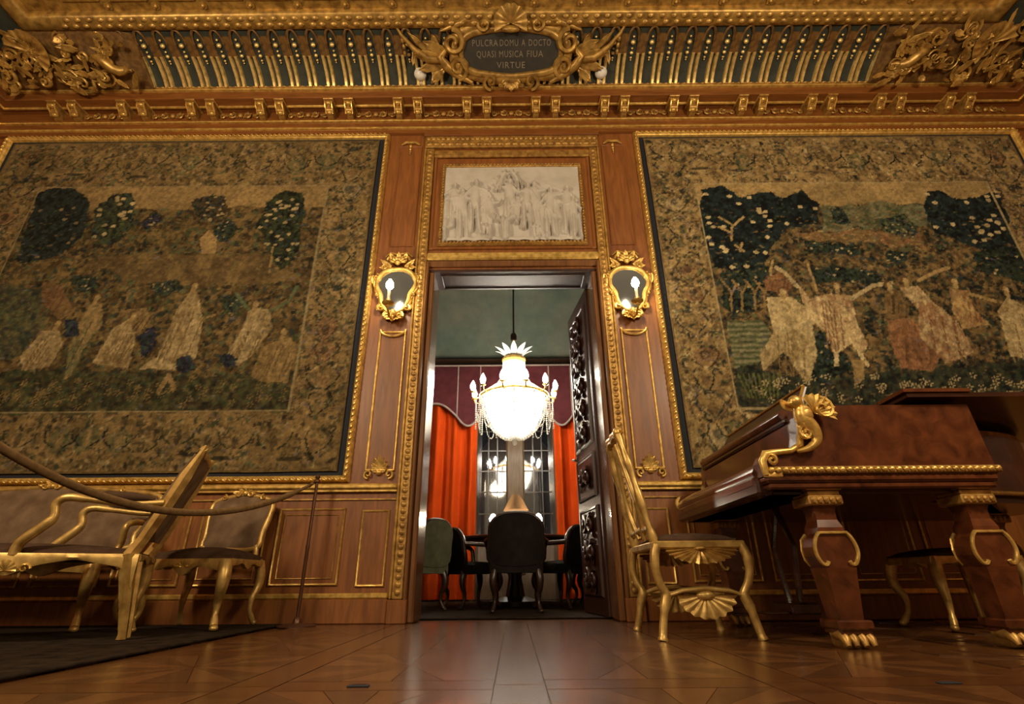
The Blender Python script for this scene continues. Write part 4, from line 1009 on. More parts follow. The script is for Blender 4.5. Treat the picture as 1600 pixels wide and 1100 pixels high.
def beads(pts, r):
    b = MB(); P_ = [Vector(p) for p in pts]; d = 0; acc = 0
    for p, q in zip(P_[:-1], P_[1:]):
        L = (q-p).length; n = max(1, int(L/(r*2.1)))
        for i in range(n):
            c = p+(q-p)*((i+.5)/n); b.add([(c.x+r, c.y, c.z), (c.x, c.y+r, c.z), (c.x-r, c.y, c.z), (c.x, c.y-r, c.z), (c.x, c.y, c.z+r), (c.x, c.y, c.z-r)], [(0,1,4),(1,2,4),(2,3,4),(3,0,4),(1,0,5),(2,1,5),(3,2,5),(0,3,5)])
    return b
up_ = beads([(0, -.15, 3.06-z0), (0, -.155, 2.86-z0), (0, -.24, 2.72-z0), (0, -.44, 2.57-z0)], .013)
dn_ = beads([(0, -.44, 2.53-z0), (0, -.40, 2.30-z0), (0, -.31, 2.12-z0), (0, -.18, 2.00-z0), (0, -.02, 1.96-z0)], .014)
um = mesh_of(up_, 'bead_string'); um.materials.append(M['crystal']); dm = mesh_of(dn_, 'bead_string'); dm.materials.append(M['crystal'])
for k in range(32):
    for me in (um, dm): obj('bead_string', me, None, ch, rot=(0, 0, 2*pi*k/32))
sw = mesh_of(beads([(-.13, -.50, 2.50-z0), (-.08, -.51, 2.30-z0), (0, -.52, 2.24-z0), (.08, -.51, 2.30-z0), (.13, -.50, 2.50-z0)], .011).join(beads([(-.10, -.48, 2.32-z0), (-.05, -.47, 2.10-z0), (0, -.46, 2.06-z0), (.05, -.47, 2.10-z0), (.10, -.48, 2.32-z0)], .011)).join(beads([(.13, -.50, 2.52-z0), (.13, -.50, 2.10-z0)], .014)), 'bead_swag'); sw.materials.append(M['crystal'])
am = MB().tube([(0, -.44, 2.55-z0), (0, -.50, 2.50-z0), (0, -.56, 2.53-z0), (0, -.57, 2.58-z0)], .011, 6).lathe([(.01, 0), (.035, .008), (.04, .018), (.015, .02)], 12, (0, -.57, 2.57-z0)); am_me = mesh_of(am, 'arm', 60); am_me.materials.append(M['gold'])
cb = mesh_of(MB().lathe([(.016, 0), (.032, .03), (.036, .06), (.024, .10), (.004, .14)], 10, (0, -.57, 2.60-z0)), 'bulb', 80); cb.materials.append(M['chbulb'])
for k in range(12):
    a = 2*pi*(k+.5)/12
    r_ = obj('arm', am_me, None, ch, rot=(0, 0, a)); obj('bulb', cb, None, r_); obj('bead_swag', sw, None, ch, rot=(0, 0, a))
cb2 = mesh_of(MB().lathe([(.02, 0), (.05, .05), (.06, .10), (.045, .15), (.01, .2)], 12, (0, -.17, 2.30-z0)), 'inner_bulb', 80); cb2.materials.append(M['chbulb'])
for k in range(5): obj('inner_bulb', cb2, None, ch, rot=(0, 0, 2*pi*k/5))
def open_lathe(prof, n=32):
    b = MB(); v = [(r*math.cos(2*pi*j/n), r*math.sin(2*pi*j/n), z-z0) for r, z in prof for j in range(n)]
    return b.add(v, [(i*n+j, i*n+(j+1) % n, (i+1)*n+(j+1) % n, (i+1)*n+j) for i in range(len(prof)-1) for j in range(n)])
obj('glass_bowl', open_lathe([(.40, 2.50), (.365, 2.30), (.28, 2.13), (.16, 2.02), (.03, 1.985)]), M['frost'], ch, smooth=80)
obj('glass_dome', open_lathe([(.135, 3.05), (.14, 2.86), (.22, 2.71), (.40, 2.575)]), M['frost'], ch, smooth=80)
obj('finial', MB().ell((0, 0, 1.93-z0), (.035, .035, .045), 10, 7), M['crystal'], ch, smooth=60)
obj('stem', MB().tube([(0, 0, 3.45-z0), (0, 0, 1.96-z0)], .018, 8), M['gold'], ch, smooth=60)

# ================================================================== SEATS ON THE LEFT
obj('rug', MB().box(-5.6, -1.66, .2, 4.12, 0, .012, .004), M['rug'], label='dark mottled rug under the gilt seats on the left', cat='rug')
def cabriole(x, y, h, ox, oy, r=.032):
    """curved leg from (x,y,h) to the floor, knee and toe turned towards (ox,oy)"""
    P_ = []; rr = []
    for i in range(13):
        t = i/12; off = .035*math.sin(pi*min(1, t*1.7))*(1 if t < .59 else 0)-.02*math.sin(pi*max(0, (t-.45)/.55))+.028*max(0, (t-.82)/.18)
        P_.append((x+ox*off, y+oy*off, h*(1-t)+.026*t)); rr.append(r*(1.35-.3*t if t < .25 else 1.28-.75*min(1, (t-.25)/.6)) if t < .88 else r*.75)
    return MB().tube(P_, rr, 8).ell((P_[-1][0]+ox*.012, P_[-1][1]+oy*.012, .018), (r*.85, r*.85, .018), 8, 5)
def apron(pts_top, zt, drop, n=40, th=.028, lobes=3):
    """wavy seat rail between two plan points; returns mesh"""
    (xa, ya), (xb, yb) = pts_top; L = math.hypot(xb-xa, yb-ya); nx_, ny_ = (yb-ya)/L, -(xb-xa)/L
    b = MB(); v = []
    for i in range(n+1):
        t = i/n; x, y = xa+(xb-xa)*t, ya+(yb-ya)*t
        zb = zt-drop*(.55+.25*math.exp(-((t-.5)/.10)**2)*1.3+.45*max(0, abs(2*t-1)-.72)/.28-.12*math.cos(2*pi*lobes*t))
        v += [(x+nx_*th/2, y+ny_*th/2, zt), (x+nx_*th*.7, y+ny_*th*.7, (zt+zb)/2), (x+nx_*th/2, y+ny_*th/2, zb), (x-nx_*th/2, y-ny_*th/2, zb), (x-nx_*th/2, y-ny_*th/2, zt)]
    b.add(v, [(i*5+j, i*5+5+j, i*5+5+(j+1) % 5, i*5+(j+1) % 5) for i in range(n) for j in range(5)]+[(0, 1, 2, 3, 4), (n*5+4, n*5+3, n*5+2, n*5+1, n*5)])
    return b
def cushion(w_, d_, z0, z1, dome=.02, yo=0., taper=0.):
    b = MB(); n = 12; v = []
    for lay in range(3):
        for j in range(n+1):
            for i in range(n+1):
                if lay: continue
                u, q = i/n*2-1, j/n*2-1; e = (1-abs(u)**5)*(1-abs(q)**5); ww = w_/2*(1+taper*(-q))
                v.append((ww*u, yo+d_/2*q, z1-.022*(1-e**.5)+dome*(1-u*u)*(1-q*q)))
    k = len(v)
    for j in range(n+1):
        for i in range(n+1):
            u, q = i/n*2-1, j/n*2-1; v.append((w_/2*(1+taper*(-q))*u, yo+d_/2*q, z0))
    f = [(j*(n+1)+i, j*(n+1)+i+1, (j+1)*(n+1)+i+1, (j+1)*(n+1)+i) for j in range(n) for i in range(n)]
    f += [tuple(a+k for a in q[::-1]) for q in f]
    ring = [i for i in range(n+1)]+[j*(n+1)+n for j in range(1, n+1)]+[n*(n+1)+i for i in range(n-1, -1, -1)]+[j*(n+1) for j in range(n-1, 0, -1)]
    f += [(ring[i], ring[i-1], ring[i-1]+k, ring[i]+k) for i in range(len(ring))]
    return b.add(v, f)
def pad(outline, th, tilt, z0, y0, bulge=.03):
    """upholstered back: outline (x,z) polygon bulged to -y, leaning back by tilt per metre"""
    n = len(outline); cx = sum(p[0] for p in outline)/n; cz = sum(p[1] for p in outline)/n; v = []; f = []
    rings = (1.0, .93, .7, .4)
    for k, s_ in enumerate(rings):
        for x, z in outline:
            xx, zz = cx+(x-cx)*s_, cz+(z-cz)*s_; v.append((xx, y0+tilt*(zz-z0)-(0, .6, .9, 1)[k]*bulge, zz))
    v.append((cx, y0+tilt*(cz-z0)-bulge*1.03, cz))
    for k in range(len(rings)-1):
        for i in range(n): f.append((k*n+i, k*n+(i+1) % n, (k+1)*n+(i+1) % n, (k+1)*n+i))
    c = len(v)-1; f += [((len(rings)-1)*n+i, (len(rings)-1)*n+(i+1) % n, c) for i in range(n)]
    m0 = len(v); v += [(x, y0+tilt*(z-z0)+th, z) for x, z in outline]
    f += [(i, m0+i, m0+(i+1) % n, (i+1) % n) for i in range(n)]+[tuple(m0+i for i in range(n))[::-1]]
    return MB().add(v, f)
def spline(P_, k=4, closed=True):
    n = len(P_); out = []
    for i in range(n if closed else n-1):
        p0, p1, p2, p3 = (P_[(i-1) % n], P_[i], P_[(i+1) % n], P_[(i+2) % n]) if closed else (P_[max(i-1, 0)], P_[i], P_[i+1], P_[min(i+2, n-1)])
        for q in range(k):
            t = q/k; out.append(tuple(.5*(2*p1[j]+(-p0[j]+p2[j])*t+(2*p0[j]-5*p1[j]+4*p2[j]-p3[j])*t*t+(-p0[j]+3*p1[j]-3*p2[j]+p3[j])*t**3) for j in range(len(p1))))
    if not closed: out.append(tuple(P_[-1]))
    return out
GD = M['chairgold']
def seat_thing(name, label, cat, loc, rz, W_, Dp, top, arms=False, group=None, nlegs=2):
    """gilt upholstered chair or settee facing -y"""
    t = thing(name, label, cat, loc, rz, group); sh_ = .40
    hw, hd = W_/2, Dp/2; bw = hw*.86 if not arms else hw*.97
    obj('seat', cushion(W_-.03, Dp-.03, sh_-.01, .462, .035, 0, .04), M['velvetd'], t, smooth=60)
    fr_ = MB().join(apron(((-hw, -hd), (hw, -hd)), sh_+.015, .10)).join(apron(((hw, -hd), (hw*.92, hd)), sh_+.015, .06)).join(apron(((-hw*.92, hd), (-hw, -hd)), sh_+.015, .06)).join(apron(((hw*.92, hd), (-hw*.92, hd)), sh_+.015, .05))
    obj('seat_frame', fr_, GD, t, smooth=50)
    kn = MB()
    for k in range(nlegs-1):
        xc = -hw+(k+.5)*W_/(nlegs-1)
        kn.shell(.04, -1.5, 1.5, 5, .3, T(xc, -hd-.015, sh_-.035)); kn.leaf(.07, .015, .2, M=T(xc, -hd-.016, sh_-.03, 0, 80, 0)); kn.leaf(.07, .015, .2, M=T(xc, -hd-.016, sh_-.03, 0, -80, 0))
    obj('seat_carving', kn, M['gold'], t, smooth=60)
    for k in range(nlegs):
        xl = -hw+.025+(W_-.05)*k/(nlegs-1); ox = -1 if k == 0 else (1 if k == nlegs-1 else 0)
        obj('leg', cabriole(xl, -hd+.01, sh_-.01, ox*.7, -.9), GD, t, smooth=60)
    for q in (-1, 1): obj('leg', cabriole(q*hw*.88, hd-.02, sh_, q*.3, .8, .026), GD, t, smooth=60)
    hb = top-.50; zb = .50; tl = .22
    ol = [(-bw*.80, zb), (0, zb-.01), (bw*.80, zb), (bw*.86, zb+hb*.25), (bw*.96, zb+hb*.62), (bw*.93, zb+hb*.84), (bw*.62, zb+hb*.93), (0, zb+hb), (-bw*.62, zb+hb*.93), (-bw*.93, zb+hb*.84), (-bw*.96, zb+hb*.62), (-bw*.86, zb+hb*.25)]
    ol = spline(ol, 4); y0 = hd-.01
    obj('backrest', pad(ol, .012, tl, zb, y0), M['velvet'], t, smooth=60)
    bf = MB().tube([(x, y0+tl*(z-zb), z) for x, z in ol], .021, 8, True)
    for q in (-1, 1): bf.tube([(q*bw*.80, y0, zb+.02), (q*bw*.84, y0-.005, zb-.06), (q*hw*.9, hd-.015, sh_)], [.02, .022, .024], 8)
    obj('back_frame', bf, GD, t, smooth=60)
    cz = zb+hb; cb_ = MB()
    for an, L in ((-80, .11), (80, .11), (-50, .07), (50, .07), (0, .05)): cb_.leaf(L, .018, .2, M=T(0, y0+tl*hb-.022, cz, 0, an, 0), lobes=3)
    for q in (-1, 1): cb_.scroll((q*.05, cz+.005), .025, 1.3, pi/2, .009, q, 14, y0+tl*hb-.025); cb_.scroll((q*bw*.62, zb+hb*.945), .022, 1.2, pi/2, .008, q, 12, y0+tl*hb*.93-.02)
    cb_.ell((0, y0+tl*hb-.02, cz+.01), (.022, .018, .02), 8, 6)
    obj('crest', cb_, M['gold'], t, smooth=60)
    if arms:
        for q in (-1, 1):
            a_ = obj('arm', MB().tube(spline([(q*bw*.93, y0+.05, .70), (q*hw*1.0, y0-.15, .675), (q*hw*1.02, -.02, .665), (q*hw*1.02, -.10, .63), (q*hw, -.08, .52), (q*hw*.98, -.12, .41)], 4, False), .022, 8), GD, t, smooth=60)
            obj('arm_pad', MB().ell((q*hw*1.0, y0-.17, .692), (.028, .11, .02), 10, 6), M['velvet'], a_, smooth=60)
    return t
seat_thing('side_chair', 'gilt side chair with brown silk back standing against the wall beside the stanchion', 'chair', (-2.12, 3.80, .012), -4, .58, .46, .895)
seat_thing('settee', 'long gilt settee with brown figured silk back along the wall at far left', 'settee', (-3.66, 3.80, .012), 0, 1.92, .50, .97, True, nlegs=3)

# ---- gilt chaise seen from its side, back to the right
cs = thing('chaise', 'gilt chaise with leaning back seen side-on in front of the settee', 'chaise', (-2.665, 3.06, .012), 24)
sh_ = .40
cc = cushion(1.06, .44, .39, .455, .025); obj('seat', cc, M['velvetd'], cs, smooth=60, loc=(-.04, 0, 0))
rails = MB()
def chrail(y, q):
    n = 48; v = []
    for i in range(n+1):
        x = -.60+1.12*i/n; u = (x+.035)/.54
        zb = .375-.028*abs(math.cos(pi*u))+.016*math.sin(pi*min(1, abs(u)))-.035*math.exp(-(u/.14)**2)-.05*max(0, (abs(u)-.86)/.14)**2*1.4
        v += [(x, y-.018*q, .42), (x, y-.026*q, .40), (x, y-.018*q, zb), (x, y+.018*q, zb), (x, y+.018*q, .42)]
    return v, [(i*5+j, i*5+5+j, i*5+5+(j+1) % 5, i*5+(j+1) % 5) for i in range(n) for j in range(5)]+[(0, 1, 2, 3, 4), (n*5+4, n*5+3, n*5+2, n*5+1, n*5)]
rails.add(*chrail(-.24, 1)); rails.add(*chrail(.24, -1)); rails.join(apron(((-.60, .24), (-.60, -.24)), .42, .07)).join(apron(((.51, -.24), (.51, .24)), .42, .05))
obj('seat_frame', rails, GD, cs, smooth=50)
b = MB().shell(.05, -1.6, 1.6, 7, .3, T(-.035, -.265, .335)); b.leaf(.12, .022, .2, M=T(-.035, -.22, .345, 0, 80, 0)); b.leaf(.12, .022, .2, M=T(-.035, -.22, .345, 0, -80, 0)); b.scroll((.04, .345), .025, 1.2, 0, .008, 1, 12, -.265)
obj('seat_carving', b, M['gold'], cs, smooth=60)
for (x, y, ox, oy, r) in ((-.57, -.22, -.8, -.5, .036), (-.47, .20, -.8, .4, .034), (.48, .22, .3, .4, .030)): obj('leg', cabriole(x, y, .40, ox, oy, r), GD, cs, smooth=60)
obj('leg', MB().tube([(.47, -.245, .42), (.485, -.247, .30), (.515, -.248, .15), (.535, -.248, .03), (.535, -.248, .004)], [.042, .033, .025, .018, .022], 4).tube([(.52, -.222, .38), (.545, -.222, .15), (.56, -.222, .01)], [.022, .016, .014], 6), GD, cs, smooth=30)
# leaning back: two posts, upholstered board between
def bpost(y):
    return MB().tube([(.47, y, .41), (.515, y, .50), (.575, y, .66), (.645, y, .86), (.715, y, 1.05)], [.036, .030, .034, .034, .010], 4, flat=.7, upv=(0, 1, 0))
for y in (-.235, .235): obj('back_post', bpost(y), GD, cs, smooth=30)
v = []; n = 10
for j in range(n+1):
    t_ = j/n; xx, zz = .50+.185*t_, .50+.49*t_
    for i in range(n+1):
        u = i/n*2-1; e = (1-u**4)*(1-(2*t_-1)**6); v.append((xx-.028-.03*e, u*.21, zz+.012))
k = len(v)
for j in range(n+1):
    t_ = j/n
    for i in range(n+1): v.append((.525+.185*t_, (i/n*2-1)*.21, .50+.49*t_))
f = [(j*(n+1)+i, (j+1)*(n+1)+i, (j+1)*(n+1)+i+1, j*(n+1)+i+1) for j in range(n) for i in range(n)]
f += [tuple(a+k for a in q[::-1]) for q in f]; ring = list(range(n+1))+[j*(n+1)+n for j in range(1, n+1)]+[n*(n+1)+i for i in range(n-1, -1, -1)]+[j*(n+1) for j in range(n-1, 0, -1)]
f += [(ring[i-1], ring[i], ring[i]+k, ring[i-1]+k) for i in range(len(ring))]
obj('backrest', MB().add(v, f), M['velvet'], cs, smooth=60)
obj('top_rail', MB().tube(spline([(.705, -.235, 1.03), (.70, -.14, 1.0), (.70, 0, 1.02), (.70, .14, 1.0), (.705, .235, 1.03)], 4, False), .022, 8), GD, cs, smooth=60)
for y in (-.245, .245):
    a_ = obj('arm', MB().tube(spline([(.57, y, .70), (.40, y, .685), (.22, y, .70), (.115, y, .705), (.075, y, .67), (.085, y, .60), (.03, y, .53), (-.02, y, .47), (-.03, y, .41)], 4, False), [.018]*9+[.022]*12+[.026]*12, 7), GD, cs, smooth=60)
    obj('arm_pad', MB().tube([(.52, y, .715), (.42, y, .722), (.30, y, .725), (.20, y, .722)], [.012, .026, .026, .012], 8), M['velvetd'], a_, smooth=60)

# ---- rope barrier
st = thing('rope_stanchion', 'thin dark metal stanchion beside the side chair', 'stanchion', (-1.53, 4.02, 0))
obj('post', MB().lathe([(.013, .02), (.013, .5), (.015, .52), (.012, .54), (.012, .98)], 12), M['brass'], st, smooth=40)
obj('base', MB().lathe([(.13, 0), (.13, .008), (.10, .014), (.03, .024), (.026, .045), (.014, .06)], 24), M['brass'], st, smooth=40)
obj('finial', MB().lathe([(.012, 0), (.022, .008), (.022, .02), (.012, .028), (.02, .045), (.012, .062), (.002, .066)], 12, (0, 0, .98)), M['brass'], st, smooth=40)
obj('hook', MB().tube([(0, 0, .975), (-.015, -.02, .985), (-.022, -.035, .975)], .006, 6), M['brass'], st, smooth=40)
rp = thing('barrier_rope', 'thick brown barrier rope sagging from the stanchion across the gilt chairs', 'rope', (-1.55, 3.985, .97))
P_ = []; A = Vector((0, 0, 0)); B = Vector((-.97, -2.42, .30))
for i in range(41):
    t = i/40; p = A+(B-A)*t; p.z += -1.82*(t*(1-t)); P_.append(p)
obj('rope_cord', MB().tube(P_, [.012]*3+[.020]*38, 9), M['rope'], rp, smooth=60)
obj('rope_clip', MB().tube([(0, 0, 0), (-.012, -.03, -.02)], [.008, .016], 8), M['brass'], rp, smooth=60)

# ================================================================== PIANO CHAIR
pc = thing('piano_chair', 'carved gilt chair with shell aprons standing at the piano keyboard', 'chair', (.965, 3.20, 0))
sx0, sx1, sy = -.215, .235, .27
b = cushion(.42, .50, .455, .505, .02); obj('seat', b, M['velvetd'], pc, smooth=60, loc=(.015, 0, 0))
b = MB()
for y in (-sy, sy): b.box(sx0-.02, sx1+.02, y-.022, y+.022, .43, .47, .008)
for x in (sx0, sx1): b.box(x-.022, x+.022, -sy, sy, .43, .47, .008)
obj('seat_frame', b, GD, pc, smooth=30)
ap = mesh_of(MB().shell(.19, pi*.5, pi*1.5, 13, .12).ell((0, -.012, -.01), (.03, .02, .02), 8, 6), 'apron_shell', 60); ap.materials.append(GD)
sq = Matrix.Diagonal((1.0, 1, .42, 1))
for y, rz in ((-sy-.012, 0), (sy+.012, 180)):
    o = obj('apron_shell', ap, None, pc); o.matrix_local = Matrix.Translation((.01, y, .435)) @ Euler((0, 0, R(rz))).to_matrix().to_4x4() @ sq
    o = obj('stretcher_shell', mesh_of(MB().shell(.15, pi*.5, pi*1.5, 9, .15).ell((0, -.012, 0), (.05, .02, .03), 8, 6).tube([(-.19, 0, .0), (-.12, -.005, .03), (0, -.005, .045), (.12, -.005, .03), (.19, 0, .0)], [.014, .018, .02, .018, .014], 7), 'stretcher_shell', 60), GD, pc)
    o.matrix_local = Matrix.Translation((.01, y*.93, .205)) @ Euler((0, 0, R(rz))).to_matrix().to_4x4() @ Matrix.Diagonal((1.0, 1, .72, 1))
for sx_, sy_ in ((-1, -1), (1, -1), (-1, 1), (1, 1)):
    x = sx0 if sx_ < 0 else sx1
    P_ = [(x, sy_*sy, .45), (x+sx_*.018, sy_*(sy+.008), .40), (x+sx_*.022, sy_*(sy+.010), .33), (x+sx_*.004, sy_*sy, .26), (x-sx_*.022, sy_*(sy-.01), .21), (x-sx_*.006, sy_*sy, .15), (x+sx_*.012, sy_*(sy+.004), .07), (x+sx_*.022, sy_*(sy+.012), .02), (x+sx_*.026, sy_*(sy+.014), .002)]
    obj('leg', MB().tube(spline(P_, 3, False), [.026]*6+[.022]*6+[.027]*4+[.021]*6+[.026]*3, 8), GD, pc, smooth=60)
bk_ = MB()
for y in (-.235, .235):
    P_ = spline([(sx0, y, .46), (sx0-.03, y*.98, .60), (sx0-.065, y*.9, .78), (sx0-.10, y*.8, .95), (sx0-.125, y*.66, 1.08)], 4, False)
    bk_.tube(P_, [.022+.006*math.sin(i*1.3) for i in range(len(P_))], 8); obj('back_post', bk_, GD, pc, smooth=60); bk_ = MB()
for y in (-.10, .10):
    obj('back_slat', MB().tube(spline([(sx0-.01, y*.6, .50), (sx0-.05, y*1.25, .68), (sx0-.085, y*.9, .86), (sx0-.118, y*.3, 1.05)], 4, False), .016, 7), GD, pc, smooth=60)
obj('back_rail', MB().tube([(sx0-.012, -.22, .535), (sx0-.014, 0, .545), (sx0-.012, .22, .535)], .02, 8), GD, pc, smooth=60)
b = MB().tube(spline([(sx0-.12, -.17, 1.06), (sx0-.13, -.09, 1.10), (sx0-.13, 0, 1.09), (sx0-.13, .09, 1.10), (sx0-.12, .17, 1.06)], 4, False), .024, 8)
for y in (-.14, 0, .14): b.shell(.055, -1.7, 1.7, 7, .4, T(sx0-.125, y, 1.09, 0, 0, 90)); b.ell((sx0-.13, y, 1.10), (.024, .032, .035), 8, 6)
obj('crest', b, M['gold'], pc, smooth=60)

# ================================================================== GRAND PIANO
pn = thing('grand_piano', 'red brown grand piano with gilt mounts and carved legs on the right', 'piano', (1.15, 2.50, 0))
V2 = lambda x, y: (x-1.15, y-2.5)
def slab(plan, z0, z1, b=None):
    b = b or MB(); n = len(plan); P_ = [V2(*p) for p in plan]
    return b.add([(x, y, z0) for x, y in P_]+[(x, y, z1) for x, y in P_], [tuple(range(n))[::-1], tuple(range(n, 2*n))]+[(i, (i+1) % n, (i+1) % n+n, i+n) for i in range(n)])
bent = spline([(2.28, 2.86), (2.60, 2.89), (2.95, 2.99), (3.22, 3.2), (3.38, 3.45), (3.40, 3.70)], 4, False)
body = [(1.48, 3.95), (1.48, 2.60), (2.28, 2.60)]+bent+[(3.28, 3.95)]
obj('case', slab(body, .695, 1.03), M['piano'], pn)
obj('case_bottom', slab([(1.25, 3.92), (1.25, 2.56), (2.24, 2.56), (2.26, 2.90)]+[(x-.03, y+.03) for x, y in bent]+[(3.25, 3.92)], .655, .695), M['pianodark'], pn)
# near cheek: straight box with scrolled front end, top rail level
ck = [(1.20, .735), (1.195, .80), (1.215, .835), (1.27, .845), (1.345, .852), (1.395, .88), (1.415, .95), (1.42, 1.03), (1.44, 1.085), (2.30, 1.085), (2.325, .735)]
def cheek(y, th): return MB().prism([(x-1.15, z) for x, z in ck][::-1], th, T(0, y-2.5, 0))
obj('cheek', cheek(2.50, .10), M['piano'], pn)
obj('cheek', cheek(3.87, .08), M['piano'], pn)
obj('case_return', MB().box(1.12, 1.172, .08, .38, .735, 1.085), M['piano'], pn)
obj('under_moulding', MB().box(.045, 1.165, -.012, .09, .70, .735, .012).box(.06, 1.15, -.002, .09, .672, .70, .008), M['piano'], pn, smooth=30)
g = obj('gilt_strip', MB().box(.055, 1.19, -.016, .004, .742, .776, .005), M['oldgold'], pn)
obj('strip_leaves', carved_run(.06, 1.185, .744, .774, -.018, .034, .5), M['gold'], g, smooth=True, kind='stuff')
b = MB(); P_ = [(x-1.15, z) for x, z in bent]
b.tube([V2(*p)+(.70,) for p in [(2.30, 2.852)]+[(x+.004, y-.012) for x, y in bent]], .012, 6); obj('gilt_beading', b, M['oldgold'], pn, smooth=60)
obj('top_moulding', slab([(1.46, 2.588), (2.31, 2.588), (2.31, 2.84), (2.27, 2.84), (2.27, 2.62), (1.46, 2.62)], 1.03, 1.06).join(MB()), M['pianodark'], pn)
# keyboard: keybed, closed rounded key cover, panel behind
obj('keybed', MB().box(.03, .36, .06, 1.38, .655, .735, .012), M['pianodark'], pn)
cp_ = [(.045, .735), (.035, .765), (.05, .80), (.09, .825), (.15, .835), (.27, .838), (.27, .735)]
v = [(x, .10, z) for x, z in cp_]+[(x, 1.37, z) for x, z in cp_]; n = len(cp_)
obj('key_cover', MB().add(v, [tuple(range(n)), tuple(range(2*n-1, n-1, -1))]+[(i, i+n, (i+1) % n+n, (i+1) % n) for i in range(n)]), M['piano'], pn, smooth=50)
obj('key_slip', MB().box(.028, .05, .10, 1.37, .70, .742, .006), M['piano'], pn)
obj('fallboard_panel', MB().box(.265, .30, .10, 1.37, .83, 1.02, .006), M['piano'], pn)
obj('front_rail', MB().box(.25, .335, .10, 1.37, 1.02, 1.05, .01), M['pianodark'], pn)
# gilt end mount of the keyboard and winged figure
b = MB(); pts_ = [(x-1.15, z) for x, z in ck[:8]]
b.tube([(x, -.012, z) for x, z in pts_], [.014, .02, .022, .016, .014, .018, .016, .012], 8); b.scroll((.085, .805), .032, 1.3, pi, .012, -1, 16, -.018); b.box(.04, .13, -.016, .004, .725, .755, .004)
obj('gilt_cheek_mount', b, M['gold'], pn, smooth=60)
obj('gilt_end_cap', MB().lathe([(.05, 0), (.055, .012), (.03, .03), (.002, .034)], 12, M=T(.075, 1.375, .785, -90)).join(MB()), M['gold'], pn, smooth=60)
b = MB()
b.tube(spline([(.215, -.03, .845), (.275, -.04, .86), (.315, -.045, .90), (.305, -.05, .955), (.27, -.05, 1.0), (.275, -.05, 1.05)], 4, False), [.008+.0022*min(i, 14) for i in range(21)], 8)
b.ell((.275, -.055, 1.02), (.045, .035, .055), 10, 7); b.ell((.245, -.06, 1.085), (.036, .03, .034), 10, 7); b.ell((.215, -.065, 1.075), (.018, .016, .014), 8, 6)
b.scroll((.265, .93), .035, 1.3, pi/2, .012, 1, 16, -.05); b.leaf(.08, .025, .3, M=T(.29, -.05, .96, 0, -150, 0)); b.leaf(.09, .022, .3, M=T(.23, -.05, 1.05, 0, -60, 0))
obj('gilt_figure', b, M['gold'], pn, smooth=60)
b = MB()
b.shell(.095, -.7, 2.0, 8, .25, T(.335, -.045, 1.03)); b.scroll((.37, 1.05), .06, 1.2, pi/2, .012, -1, 16, -.06)
obj('gilt_wing', b, M['gold'], pn, smooth=60)
# music desk leaning behind the keyboard
b = MB(); v = [(.33, .16, 1.03), (.33, 1.34, 1.03), (.46, 1.30, 1.26), (.46, .20, 1.26)]; v += [(x+.022, y, z) for x, y, z in v]
b.add(v, [(0, 1, 2, 3), (7, 6, 5, 4), (0, 4, 5, 1), (1, 5, 6, 2), (2, 6, 7, 3), (3, 7, 4, 0)])
dk_ = obj('music_desk', b, M['pianodark'], pn)
obj('desk_edge', MB().tube([(.46, .20, 1.265), (.46, 1.30, 1.265)], .009, 6).tube([(.33, .155, 1.03), (.46, .195, 1.262)], .009, 6), M['oldgold'], dk_)
obj('desk_ledge', MB().tube([(.27, .12, 1.072), (.27, 1.36, 1.072)], .028, 12), M['piano'], pn, smooth=40)
# lid: front flap folded back on the propped main lid
LP = [(1.98, 2.46), (2.90, 2.46)]+spline([(3.05, 2.62), (3.30, 3.0), (3.46, 3.40), (3.46, 3.72), (3.34, 3.98)], 3, False)+[(1.98, 3.98)]
li = slab(LP, 0, .022); lo = obj('lid', MB().add([(x, y, z+1.062+.05*(1.48-y)/1.48) for x, y, z in li.v], li.f), M['pianodark'], pn)
fl_ = slab([(1.96, 2.45), (2.30, 2.45), (2.30, 3.98), (1.96, 3.98)], 0, .018); obj('folded_flap', MB().add([(x, y, z+1.086+.05*(1.48-y)/1.48) for x, y, z in fl_.v], fl_.f), M['piano'], lo)
obj('lid_prop', MB().tube([(1.30, .42, 1.03), (1.30, .40, 1.095)], .010, 6), M['oldgold'], pn)
ir = slab([(x-.015, y+.015) for x, y in bent]+[(3.36, 3.72)]+[(x-.05, y+.06) for x, y in bent[::-1]], 1.03, 1.062); obj('inner_rim', ir, M['oldgold'], pn)
